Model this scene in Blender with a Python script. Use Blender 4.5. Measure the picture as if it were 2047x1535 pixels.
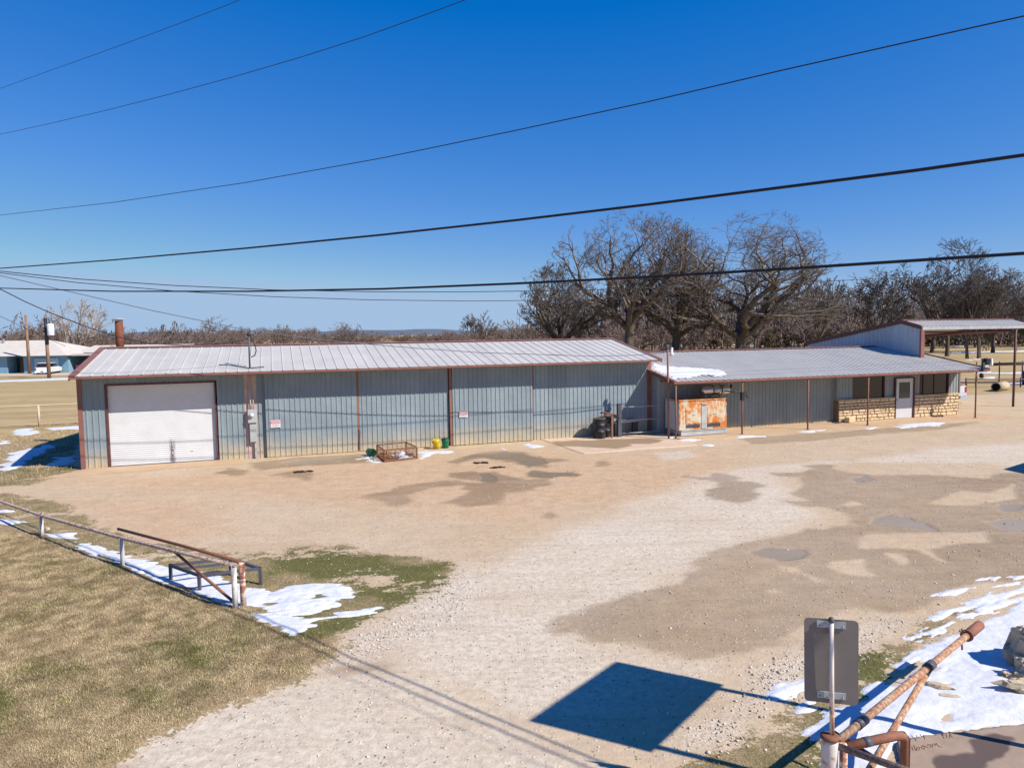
import bpy, bmesh, math, random
import numpy as np
from mathutils import Vector, Matrix
for o in list(bpy.data.objects): bpy.data.objects.remove(o)
SC = bpy.context.scene
COL = SC.collection
R = math.radians
# ---------------------------------------------------------------- camera
PITCH, ROLL, CAMH = 0.072, 0.0147, 4.7
cd = bpy.data.cameras.new('camera'); cam = bpy.data.objects.new('camera', cd); COL.objects.link(cam)
cd.sensor_width = 36; cd.lens = 1420/2047*36; cd.clip_end = 20000; cd.clip_start = .05
cam.matrix_world = (Matrix.Translation((0,0,CAMH)) @ Matrix.Rotation(R(90)-PITCH,4,'X') @ Matrix.Rotation(ROLL*-1,4,'Z'))
SC.camera = cam
# ---------------------------------------------------------------- light
SUN_EL, SUN_AZ = R(41.7), R(116.6)
sunv = Vector((math.sin(SUN_AZ)*math.cos(SUN_EL), math.cos(SUN_AZ)*math.cos(SUN_EL), math.sin(SUN_EL)))
w = bpy.data.worlds.new('World'); SC.world = w; w.use_nodes = True
nt = w.node_tree; nt.nodes.clear()
sky = nt.nodes.new('ShaderNodeTexSky'); sky.sky_type = 'NISHITA'; sky.sun_disc = False
sky.sun_elevation = SUN_EL; sky.sun_rotation = SUN_AZ; sky.altitude = 300; sky.air_density = 1.0; sky.dust_density = 0.0; sky.ozone_density = 10.0
bg = nt.nodes.new('ShaderNodeBackground'); bg.inputs[1].default_value = 0.1
ow = nt.nodes.new('ShaderNodeOutputWorld')

# grade the sky towards the deep polarised blue of the photograph, channel by channel
def mth(op,a,b):
    n=nt.nodes.new('ShaderNodeMath'); n.operation=op
    for i,v in ((0,a),(1,b)):
        if isinstance(v,(int,float)): n.inputs[i].default_value=v
        else: nt.links.new(v,n.inputs[i])
    return n.outputs[0]
ss=nt.nodes.new('ShaderNodeSeparateColor'); cc=nt.nodes.new('ShaderNodeCombineColor'); nt.links.new(sky.outputs[0],ss.inputs[0])
EX=2**.35
gch=mth('MINIMUM',mth('MULTIPLY',ss.outputs[1],.95/EX),5.0/EX); nt.links.new(gch,cc.inputs[1])
rch=mth('MINIMUM',mth('MAXIMUM',mth('MULTIPLY',mth('SUBTRACT',ss.outputs[0],.64),1.25/EX),.01),3.7/EX)
nt.links.new(mth('MINIMUM',rch,mth('MULTIPLY',gch,.70)),cc.inputs[0])
nt.links.new(mth('MINIMUM',mth('MULTIPLY',mth('POWER',mth('MULTIPLY',ss.outputs[2],.1),.52),9.2/EX),7.1/EX),cc.inputs[2])
nt.links.new(cc.outputs[0], bg.inputs[0]); nt.links.new(bg.outputs[0], ow.inputs[0])
sl = bpy.data.lights.new('sun','SUN'); sl.energy = 5.0; sl.angle = R(0.53); sl.color = (1.0,0.925,0.83)
so = bpy.data.objects.new('sun', sl); COL.objects.link(so); so.rotation_euler = sunv.to_track_quat('Z','Y').to_euler()
SC.view_settings.view_transform = 'Standard'; SC.view_settings.look = 'None'
SC.view_settings.exposure = 0.43; SC.view_settings.gamma = 1.0
SC.cycles.max_bounces = 6; SC.cycles.diffuse_bounces = 3
# ---------------------------------------------------------------- frames
TH = 0.3211
O0 = Vector((-15.578, 25.395, 0))
FR = Matrix.Translation(O0) @ Matrix.Rotation(TH,4,'Z')        # building frame: u along the front wall, w away from it, z up
IDM = Matrix.Identity(4)
def W3(u,w_,z=0): return FR @ Vector((u,w_,z))
# ---------------------------------------------------------------- helpers
ROOTM = {}
def tag(o, label=None, cat=None, group=None, kind=None):
    if label: o['label'] = label
    if cat: o['category'] = cat
    if group: o['group'] = group
    if kind: o['kind'] = kind
    return o
def thing(name, label, cat, M=IDM, group=None):
    o = bpy.data.objects.new(name, None); COL.objects.link(o); o.empty_display_size = .2
    o.matrix_world = M; ROOTM[o.name] = M.copy()
    return tag(o, label, cat, group)
def rootm(p):
    while p is not None and p.parent is not None: p = p.parent
    return ROOTM.get(p.name, IDM) if p is not None else IDM
class MB:
    def __init__(s, M=IDM): s.v=[]; s.f=[]; s.M=M; s.sm=[]
    def add(s, vs, fs, smooth=False):
        n=len(s.v); s.v += [s.M @ Vector(v) for v in vs]; s.f += [tuple(i+n for i in f) for f in fs]; s.sm += [smooth]*len(fs); return s
    def box(s, c, d, rz=0, rx=0, ry=0):
        m = Matrix.Translation(c) @ Matrix.Rotation(rz,4,'Z') @ Matrix.Rotation(ry,4,'Y') @ Matrix.Rotation(rx,4,'X')
        h = [x/2 for x in d]
        vs = [m @ Vector((sx*h[0],sy*h[1],sz*h[2])) for sx in (-1,1) for sy in (-1,1) for sz in (-1,1)]
        return s.add(vs, [(0,1,3,2),(4,6,7,5),(0,4,5,1),(2,3,7,6),(0,2,6,4),(1,5,7,3)])
    def bb(s, a, b):   # box from corner a to corner b
        return s.box([(a[i]+b[i])/2 for i in range(3)], [abs(b[i]-a[i]) for i in range(3)])
    def tube(s, pts, r, n=8, cap=True, smooth=True):
        pts=[Vector(p) for p in pts]; rs = r if isinstance(r,(list,tuple)) else [r]*len(pts)
        vs=[]; fs=[]
        ref=None
        for i,p in enumerate(pts):
            d = (pts[min(i+1,len(pts)-1)]-pts[max(i-1,0)]).normalized()
            if ref is None: ref = Vector((0,0,1)) if abs(d.z)<.9 else Vector((1,0,0))
            a = d.cross(ref).normalized(); b = d.cross(a).normalized(); ref = -b if b.dot(ref)<0 else b
            ref = a.cross(d)
            for k in range(n):
                t=2*math.pi*k/n; vs.append(p + a*math.cos(t)*rs[i] + b*math.sin(t)*rs[i])
        for i in range(len(pts)-1):
            for k in range(n):
                k2=(k+1)%n; fs.append((i*n+k,i*n+k2,(i+1)*n+k2,(i+1)*n+k))
        s.add(vs,fs,smooth)
        if cap:
            m=len(s.v)-len(vs)
            s.f.append(tuple(m+k for k in reversed(range(n)))); s.f.append(tuple(m+(len(pts)-1)*n+k for k in range(n))); s.sm+= [False,False]
        return s
    def lathe(s, c, prof, n=24, axis='Z', M=None):   # prof [(r,h)...]
        vs=[]; fs=[]; m = Matrix.Translation(c)
        if axis=='X': m = m @ Matrix.Rotation(R(90),4,'Y')
        if axis=='Y': m = m @ Matrix.Rotation(R(-90),4,'X')
        if M is not None: m = Matrix.Translation(c) @ M
        for r_,h in prof:
            for k in range(n):
                t=2*math.pi*k/n; vs.append(m @ Vector((r_*math.cos(t), r_*math.sin(t), h)))
        for i in range(len(prof)-1):
            for k in range(n):
                k2=(k+1)%n; fs.append((i*n+k,i*n+k2,(i+1)*n+k2,(i+1)*n+k))
        s.add(vs,fs,True)
        m0=len(s.v)-len(vs)
        if prof[0][0]>1e-4: s.f.append(tuple(m0+k for k in reversed(range(n)))); s.sm.append(False)
        if prof[-1][0]>1e-4: s.f.append(tuple(m0+(len(prof)-1)*n+k for k in range(n))); s.sm.append(False)
        return s
    def prism(s, poly, vec):   # poly list of 3D points, extruded by vec
        n=len(poly); v=Vector(vec); P=[Vector(p) for p in poly]
        return s.add(P+[p+v for p in P], [tuple(reversed(range(n))), tuple(range(n,2*n))]+[(i,(i+1)%n,n+(i+1)%n,n+i) for i in range(n)])
    def build(s, name, m, parent=None, recalc=True):
        me = bpy.data.meshes.new(name); inv = rootm(parent).inverted()
        me.from_pydata([inv @ v for v in s.v], [], s.f); me.update()
        me.polygons.foreach_set('use_smooth', s.sm)
        if recalc:
            b=bmesh.new(); b.from_mesh(me); bmesh.ops.recalc_face_normals(b, faces=b.faces); b.to_mesh(me); b.free()
        for mm in (m if isinstance(m,(list,tuple)) else [m]): me.materials.append(mm)
        o = bpy.data.objects.new(name, me); COL.objects.link(o)
        if parent is not None: o.parent = parent
        return o
    def bevel(s, o, wd=.01, seg=2):
        md=o.modifiers.new('b','BEVEL'); md.width=wd; md.segments=seg; md.limit_method='ANGLE'; return o
def npmesh(name, V, F, m, parent=None, smooth=False, attrs=None, M=None):
    me=bpy.data.meshes.new(name); V=np.asarray(V,np.float32); F=np.asarray(F,np.int32); k=F.shape[1]
    if parent is not None:
        inv=np.array(rootm(parent).inverted(),np.float32); V=V@inv[:3,:3].T+inv[:3,3]
    me.vertices.add(len(V)); me.vertices.foreach_set('co',V.ravel())
    me.loops.add(F.size); me.loops.foreach_set('vertex_index',F.ravel())
    me.polygons.add(len(F)); me.polygons.foreach_set('loop_start',np.arange(0,F.size,k,dtype=np.int32)); me.polygons.foreach_set('loop_total',np.full(len(F),k,np.int32))
    if smooth: me.polygons.foreach_set('use_smooth',np.ones(len(F),bool))
    me.update(calc_edges=True)
    for n_,a in (attrs or {}).items():
        at=me.attributes.new(n_,'FLOAT','POINT'); at.data.foreach_set('value',np.asarray(a,np.float32))
    me.materials.append(m)
    o=bpy.data.objects.new(name,me); COL.objects.link(o)
    if parent is not None: o.parent=parent
    return o
# ---- numpy noise
def hsh(ix,iy,seed):
    n=(ix.astype(np.int64)*374761393+iy.astype(np.int64)*668265263+seed*1442695041)&0xffffffff
    n=((n^(n>>13))*1274126177)&0xffffffff
    return ((n^(n>>16))&0xffff)/65535.0
def vnoise(x,y,seed=0):
    ix=np.floor(x);iy=np.floor(y);fx=x-ix;fy=y-iy;fx=fx*fx*(3-2*fx);fy=fy*fy*(3-2*fy)
    a=hsh(ix,iy,seed);b=hsh(ix+1,iy,seed);c=hsh(ix,iy+1,seed);d=hsh(ix+1,iy+1,seed)
    return (a*(1-fx)+b*fx)*(1-fy)+(c*(1-fx)+d*fx)*fy
def fbm(x,y,s,o=4,seed=0,g=.5):
    t=0;a=1;n=0
    for i in range(o): t=t+a*vnoise(x/s+17.3*i,y/s-9.1*i,seed+i); n+=a; a*=g; s*=.5
    return t/n*2-1
def sdf(x,y,poly):   # positive inside
    P=np.array(poly,float); n=len(P); d=np.full(x.shape,1e9); ins=np.zeros(x.shape,bool)
    lo=P.min(0)-3; hi=P.max(0)+3
    k=(x>lo[0])&(x<hi[0])&(y>lo[1])&(y<hi[1]); X=x[k];Y=y[k]; dd=np.full(X.shape,1e9); ii=np.zeros(X.shape,bool)
    for i in range(n):
        a=P[i];b=P[(i+1)%n];e=b-a;L=max(e@e,1e-9)
        t=np.clip(((X-a[0])*e[0]+(Y-a[1])*e[1])/L,0,1)
        dd=np.minimum(dd,np.hypot(X-a[0]-t*e[0],Y-a[1]-t*e[1]))
        if a[1]!=b[1]:
            c=((a[1]>Y)!=(b[1]>Y))&(X<(b[0]-a[0])*(Y-a[1])/(b[1]-a[1])+a[0]); ii^=c
    d[k]=np.where(ii,dd,-dd); d[~k]=-3
    return d
def sdfs(x,y,polys):
    d=np.full(x.shape,-3.0)
    for p in polys: d=np.maximum(d,sdf(x,y,p))
    return d
sst=lambda a,b,x: (lambda t: t*t*(3-2*t))(np.clip((x-a)/(b-a),0,1))
# ---------------------------------------------------------------- materials
def lin(c): return tuple(((x/255)/12.92 if x/255<=.04045 else (((x/255)+.055)/1.055)**2.4) for x in c)+(1,)
class NT:
    def __init__(s,name,rough=.8,metal=0,spec=.3):
        s.m=bpy.data.materials.new(name); s.m.use_nodes=True; s.t=s.m.node_tree; s.b=s.t.nodes['Principled BSDF']
        s.b.inputs['Roughness'].default_value=rough; s.b.inputs['Metallic'].default_value=metal; s.b.inputs['Specular IOR Level'].default_value=spec
    def n(s,t,**k):
        nd=s.t.nodes.new(t)
        for a,v in k.items(): setattr(nd,a,v)
        return nd
    def l(s,a,b): s.t.links.new(a,b)
    def coord(s,kind='Object',scale=(1,1,1)):
        tc=s.n('ShaderNodeTexCoord'); mp=s.n('ShaderNodeMapping'); mp.inputs['Scale'].default_value=scale; s.l(tc.outputs[kind],mp.inputs[0]); return mp.outputs[0]
    def noise(s,vec,scale,detail=4,rough=.55,dist=0):
        nd=s.n('ShaderNodeTexNoise'); nd.inputs['Scale'].default_value=scale; nd.inputs['Detail'].default_value=detail; nd.inputs['Roughness'].default_value=rough; nd.inputs['Distortion'].default_value=dist
        if vec is not None: s.l(vec,nd.inputs['Vector'])
        return nd.outputs['Fac']
    def ramp(s,fac,a,b,ca=(0,0,0,1),cb=(1,1,1,1)):
        nd=s.n('ShaderNodeValToRGB'); e=nd.color_ramp.elements; e[0].position=a; e[1].position=b; e[0].color=ca; e[1].color=cb; s.l(fac,nd.inputs[0]); return nd.outputs[0]
    def mix(s,fac,a,b,mode='MIX'):
        nd=s.n('ShaderNodeMix',data_type='RGBA',blend_type=mode)
        for i,v in ((0,fac),(6,a),(7,b)):
            if isinstance(v,(int,float)): nd.inputs[i].default_value=v
            elif isinstance(v,tuple): nd.inputs[i].default_value=v
            else: s.l(v,nd.inputs[i])
        return nd.outputs[2]
    def math(s,op,a,b=0):
        nd=s.n('ShaderNodeMath',operation=op)
        for i,v in ((0,a),(1,b)):
            if isinstance(v,(int,float)): nd.inputs[i].default_value=v
            else: s.l(v,nd.inputs[i])
        return nd.outputs[0]
    def attr(s,name): nd=s.n('ShaderNodeAttribute'); nd.attribute_name=name; return nd.outputs['Fac']
    def bump(s,h,strength=.3,dist=.02):
        nd=s.n('ShaderNodeBump'); nd.inputs['Strength'].default_value=strength; nd.inputs['Distance'].default_value=dist; s.l(h,nd.inputs['Height']); s.l(nd.outputs[0],s.b.inputs['Normal'])
    def col(s,c):
        if isinstance(c,tuple): s.b.inputs['Base Color'].default_value=c
        else: s.l(c,s.b.inputs['Base Color'])
        return s
def simple(name,c,rough=.7,metal=0,var=.25,scale=3,spec=.3,c2=None):
    k=NT(name,rough,metal,spec); v=k.coord(); n=k.noise(v,scale,5,.6)
    c2=c2 or tuple(x*(1-var) for x in c[:3])+(1,)
    k.col(k.mix(k.ramp(n,.35,.7),c,c2)); return k.m
def C(r,g,b): return (r,g,b,1)
M={}
def mk_siding(name,base,dark,mud=True,mudz=.9):
    k=NT(name,.55,0,.25); v=k.coord(); n=k.noise(v,1.2,5,.6); st=k.noise(k.coord(scale=(6,6,.35)),1.5,4,.6)
    c=k.mix(k.ramp(n,.3,.75),base,dark); c=k.mix(k.math('MULTIPLY',k.ramp(st,.5,.8),.35),c,tuple(x*.62 for x in dark[:3])+(1,))
    sx=k.n('ShaderNodeSeparateXYZ'); k.l(v,sx.inputs[0]); wn=k.n('ShaderNodeTexWhiteNoise',noise_dimensions='1D'); k.l(k.math('FLOOR',k.math('MULTIPLY',k.math('ADD',sx.outputs['X'],sx.outputs['Y']),1.06)),wn.inputs['W'])
    k.bump(k.noise(v,1.1,4,.6),.5,.10)
    c=k.mix(k.math('MULTIPLY',wn.outputs['Value'],.40),c,tuple(x*.70 for x in dark[:3])+(1,))
    if mud:
        sp=k.n('ShaderNodeSeparateXYZ'); k.l(v,sp.inputs[0])
        h=k.math('ADD',sp.outputs['Z'],k.math('MULTIPLY',k.math('SUBTRACT',n,.5),.7))
        f=k.ramp(h,.0,mudz,(1,1,1,1),(0,0,0,1)); f=k.math('POWER',f,1.25)
        c=k.mix(k.math('MULTIPLY',f,.85),c,C(.50,.40,.24))
    k.col(c); return k.m
M['blue']=mk_siding('blue_grey_siding',C(.27,.325,.35),C(.21,.265,.295))
M['bay']=mk_siding('bay_siding',C(.275,.335,.365),C(.215,.27,.305),True,1.35)
M['office']=mk_siding('office_siding',C(.30,.345,.36),C(.24,.28,.30),True,.35)
M['cpwall']=mk_siding('pale_siding',C(.42,.47,.52),C(.36,.41,.46),False)
M['cream']=simple('faded_pinkish_panel',C(.50,.38,.33),.6)
def mk_roof(name,a,b):
    k=NT(name,.5,.0,.3); v=k.coord(); n=k.noise(v,.9,5,.6); st=k.noise(k.coord(scale=(8,.5,.5)),1.5,4,.6)
    c=k.mix(k.ramp(n,.35,.7),a,b); sx=k.n('ShaderNodeSeparateXYZ'); k.l(v,sx.inputs[0]); wn=k.n('ShaderNodeTexWhiteNoise',noise_dimensions='1D'); k.l(k.math('FLOOR',k.math('MULTIPLY',sx.outputs['X'],1.25)),wn.inputs['W'])
    c=k.mix(k.math('MULTIPLY',wn.outputs['Value'],.22),c,tuple(x*.75 for x in b[:3])+(1,)); c=k.mix(k.math('MULTIPLY',k.ramp(st,.5,.85),.2),c,tuple(x*.75 for x in b[:3])+(1,)); k.col(c); return k.m
M['roof']=mk_roof('galvanised_roof',C(.53,.51,.465),C(.465,.445,.405))
M['roof2']=mk_roof('galvanised_roof_grey',C(.46,.445,.41),C(.395,.38,.355))
M['trim']=simple('rust_red_trim',C(.26,.115,.09),.55,var=.3,scale=2)
M['trimdark']=simple('dark_maroon_trim',C(.125,.05,.045),.55)
def mk_rust(name,paint,rust,rust2,thr=.5,scale=3,soft=.06,sc=(1,1,1),rough=.75):
    k=NT(name,rough,0,.3); v=k.coord(scale=sc); n=k.noise(v,scale,7,.65); n2=k.noise(v,scale*4,4,.6)
    r=k.mix(k.ramp(n2,.35,.65),rust,rust2)
    k.col(k.mix(k.ramp(n,thr-soft,thr+soft),paint,r)); k.bump(n2,.3,.005); return k.m
M['pipe']=mk_rust('white_paint_peeling_off_rusty_pipe',C(.50,.36,.25),C(.24,.095,.045),C(.37,.19,.10),.47,22,.08)
M['pipe1']=mk_rust('rail_paint_wearing_to_rust',C(.56,.45,.37),C(.25,.10,.055),C(.40,.24,.16),.52,16,.07)
M['pipew']=mk_rust('whitewashed_pipe',C(.62,.57,.52),C(.28,.12,.07),C(.42,.27,.18),.60,9,.05)
M['pipeb']=mk_rust('brown_pipe',C(.25,.105,.065),C(.19,.075,.045),C(.30,.14,.09),.5,8,.1)
M['piped']=mk_rust('dark_rusty_pipe',C(.15,.10,.09),C(.08,.05,.045),C(.30,.22,.17),.5,12,.05)
M['stripe']=mk_rust('red_and_white_stripe',C(.62,.52,.42),C(.30,.10,.07),C(.35,.15,.09),.5,2.2,.02,(1,1,3))
k=NT('orange_rusted_pale_paint',.8,0,.25); v=k.coord(); n=k.noise(v,1.3,8,.68,.6); n2=k.noise(v,9,5,.7); n3=k.noise(k.coord(scale=(5,5,.8)),1.6,5,.7)
sx=k.n('ShaderNodeSeparateXYZ'); k.l(v,sx.inputs[0]); zt=k.ramp(sx.outputs['Z'],1.2,1.55); f=k.math('ADD',k.math('ADD',n,k.math('MULTIPLY',k.math('SUBTRACT',n3,.5),.45)),k.math('MULTIPLY',zt,.16))
r_=k.mix(k.ramp(n2,.35,.65),C(.46,.125,.02),C(.60,.25,.07)); r_=k.mix(k.ramp(n,.6,.72),r_,C(.25,.07,.03))
pt_=k.mix(k.ramp(n2,.4,.7),C(.58,.54,.42),C(.50,.42,.26)); k.col(k.mix(k.ramp(f,.43,.52),pt_,r_)); M['gen']=k.m
M['gengrey']=simple('pale_grey_paint',C(.44,.45,.44),.5)
M['genend']=mk_rust('shaded_pale_paint',C(.48,.50,.50),C(.45,.16,.04),C(.55,.3,.1),.62,1.5,.05)
M['rust']=mk_rust('rusty_iron',C(.20,.085,.05),C(.12,.05,.035),C(.28,.12,.06),.5,10,.1)
M['chim']=mk_rust('rust_brown_stack',C(.17,.048,.025),C(.12,.035,.02),C(.21,.075,.04),.5,2,.1)
M['postrust']=mk_rust('rusty_slim_post',C(.23,.11,.075),C(.13,.06,.045),C(.32,.2,.15),.55,6,.1)
M['black']=simple('black_steel',C(.03,.03,.035),.55)
M['char']=simple('charcoal_steel',C(.095,.095,.115),.5)
M['galv']=simple('galvanised_metal',C(.42,.43,.44),.45)
M['boxgrey']=simple('meter_box_grey',C(.42,.43,.43),.5,var=.12)
M['white']=simple('white_paint',C(.72,.70,.68),.5,var=.1)
M['door']=simple('white_door_paint',C(.56,.565,.58),.5,var=.08)
k=NT('roller_shutter_white',.5,0,.3); v=k.coord(); n=k.noise(v,1.5,5,.6)
c=k.mix(k.ramp(n,.3,.75),C(.63,.645,.655),C(.55,.565,.575))
sp=k.n('ShaderNodeSeparateXYZ'); k.l(v,sp.inputs[0]); nn=k.noise(k.coord(scale=(9,9,5)),1.6,5,.7)
dx=k.math('ABSOLUTE',k.math('SUBTRACT',sp.outputs['X'],2.98)); g1=k.ramp(dx,.03,.13,(1,1,1,1),(0,0,0,1)); g2=k.ramp(sp.outputs['Z'],.7,1.15,(1,1,1,1),(0,0,0,1))
f=k.math('MULTIPLY',k.math('MULTIPLY',g1,g2),k.ramp(nn,.38,.52)); c=k.mix(k.math('MULTIPLY',f,.95),c,C(.12,.09,.11))
k.col(c); M['shutter']=k.m
M['red']=simple('notice_red',C(.62,.25,.25),.6,var=.15,scale=12)
M['paper']=simple('notice_white',C(.66,.66,.68),.6,var=.1,scale=12)
M['ink']=simple('faded_grey_ink',C(.35,.34,.36),.7)
M['inkw']=simple('faded_white_ink',C(.72,.6,.6),.7)
M['yellow']=simple('yellow_plastic',C(.65,.47,.03),.4,var=.2)
M['green']=simple('green_plastic',C(.01,.20,.085),.4,var=.3)
M['dgreen']=simple('dark_green_plastic',C(.01,.05,.03),.4)
M['barrel']=mk_rust('black_drum_paint',C(.022,.022,.028),C(.03,.03,.04),C(.12,.11,.11),.6,5,.05,rough=.4)
M['lidrust']=mk_rust('rusty_drum_top',C(.45,.27,.13),C(.30,.15,.07),C(.5,.34,.2),.5,6,.1)
k=NT('chromed_muffler',.22,.9,.5); v=k.coord(); n=k.noise(v,4,4,.6); k.col(k.mix(k.ramp(n,.55,.7),C(.62,.6,.6),C(.4,.26,.15))); M['chrome']=k.m
M['dark']=simple('unlit_depth_black',C(.012,.012,.014),.9)  # black stands in for unlit depth: drain pipe mouth, office interior
k=NT('window_glass',.05,0,.45); k.col(C(.022,.016,.013)); M['glass']=k.m
k=NT('door_glass',.02,0,1.0); k.col(C(.02,.03,.04)); k.b.inputs['Metallic'].default_value=.35; M['glassd']=k.m
M['concrete']=simple('tan_concrete',C(.52,.37,.235),.85,var=.16,scale=1.6)
M['pad']=simple('pale_concrete',C(.60,.45,.32),.85,var=.2,scale=1.2)
M['wood']=simple('weathered_wood',C(.33,.23,.13),.85,var=.4,scale=5)
M['polew']=simple('utility_pole_wood',C(.28,.17,.11),.9,var=.4,scale=2)
M['bulb']=simple('pale_lamp_glass',C(.7,.72,.78),.3)
M['tyre']=simple('tyre_rubber',C(.02,.02,.02),.9)
M['silver']=simple('silver_car_paint',C(.55,.57,.60),.25,var=.05,spec=.6)
M['carwhite']=simple('white_car_paint',C(.75,.75,.75),.25,var=.05,spec=.6)
M['cardark']=simple('dark_truck_paint',C(.03,.035,.07),.25,var=.1,spec=.6)
M['tail']=simple('tail_light_red',C(.45,.02,.05),.3)
M['hblue']=simple('blue_house_wall',C(.19,.35,.47),.8,var=.15)
M['hteal']=simple('recess_shade_teal',C(.03,.17,.24),.8)  # porch recess wall: shade of the recess put into a darker teal
M['hblue2']=simple('pale_blue_door',C(.36,.55,.66),.7,var=.05)
M['shingle']=simple('pale_shingle_roof',C(.58,.53,.46),.9,var=.12,scale=1)
M['navy']=simple('dark_blue_plastic',C(.01,.02,.22),.5)
M['tanpipe']=simple('tan_concrete_pipe',C(.48,.38,.25),.9)
M['wirem']=simple('black_cable',C(.012,.014,.022),.6)
M['wiregrey']=simple('aged_aluminium_cable',C(.12,.14,.18),.5)
M['alu']=simple('bare_sign_aluminium',C(.205,.185,.17),.45,var=.12,scale=4)
M['bracket']=simple('galvanised_bracket',C(.42,.46,.47),.4)
M['signface']=simple('green_board_face',C(.2,.25,.3),.5)
# stone
k=NT('cream_limestone',.9,0,.2); v=k.coord(); n=k.noise(v,2.5,6,.65); n2=k.noise(v,14,4,.6)
k.col(k.mix(k.ramp(n,.35,.7),C(.72,.56,.36),C(.56,.42,.25))); k.bump(n2,.6,.02); M['stone']=k.m
M['mortar']=simple('dark_mortar_joint',C(.22,.15,.10),.95)
k=NT('field_rock',.95,0,.2); v=k.coord(); n=k.noise(v,3,7,.65); n2=k.noise(v,9,6,.65)
c=k.mix(k.ramp(n,.35,.62),C(.60,.49,.33),C(.42,.33,.22)); c=k.mix(k.ramp(n2,.60,.68),c,C(.08,.065,.05)); k.col(c); k.bump(n2,.8,.04); M['rock']=k.m
# snow
k=NT('snow',.7,0,.2); v=k.coord(); n=k.noise(v,7,6,.6); n2=k.noise(v,60,3,.6)
c=k.mix(k.ramp(n,.3,.7),C(.67,.68,.71),C(.56,.585,.63)); c=k.mix(k.math('MULTIPLY',k.ramp(k.noise(v,26,5,.75),.60,.70),.6),c,C(.36,.29,.21)); k.col(c); k.bump(k.math('ADD',n,k.math('MULTIPLY',n2,.12)),.45,.05); k.b.inputs['Subsurface Weight'].default_value=.0; M['snow']=k.m
# bark
def bark(name,a,b): return simple(name,a,.95,var=.3,scale=2,c2=b)
M['bark_dark']=bark('dark_oak_bark',C(.13,.105,.08),C(.07,.055,.045))
M['twig_oak']=bark('olive_brown_twigs',C(.18,.15,.125),C(.115,.095,.082))
M['twig_red']=bark('reddish_brown_twigs',C(.19,.15,.13),C(.13,.105,.092))
M['twig_grey']=bark('grey_brown_twigs',C(.13,.11,.095),C(.085,.07,.065))
M['twig_pale']=bark('pale_cottonwood_twigs',C(.44,.38,.33),C(.32,.27,.24))
M['bark_pale']=bark('pale_cottonwood_bark',C(.30,.25,.20),C(.2,.16,.13))
M['brush']=bark('brown_brush',C(.22,.165,.14),C(.15,.115,.10))
M['cedar']=bark('olive_cedar',C(.12,.105,.06),C(.08,.07,.042))

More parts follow.
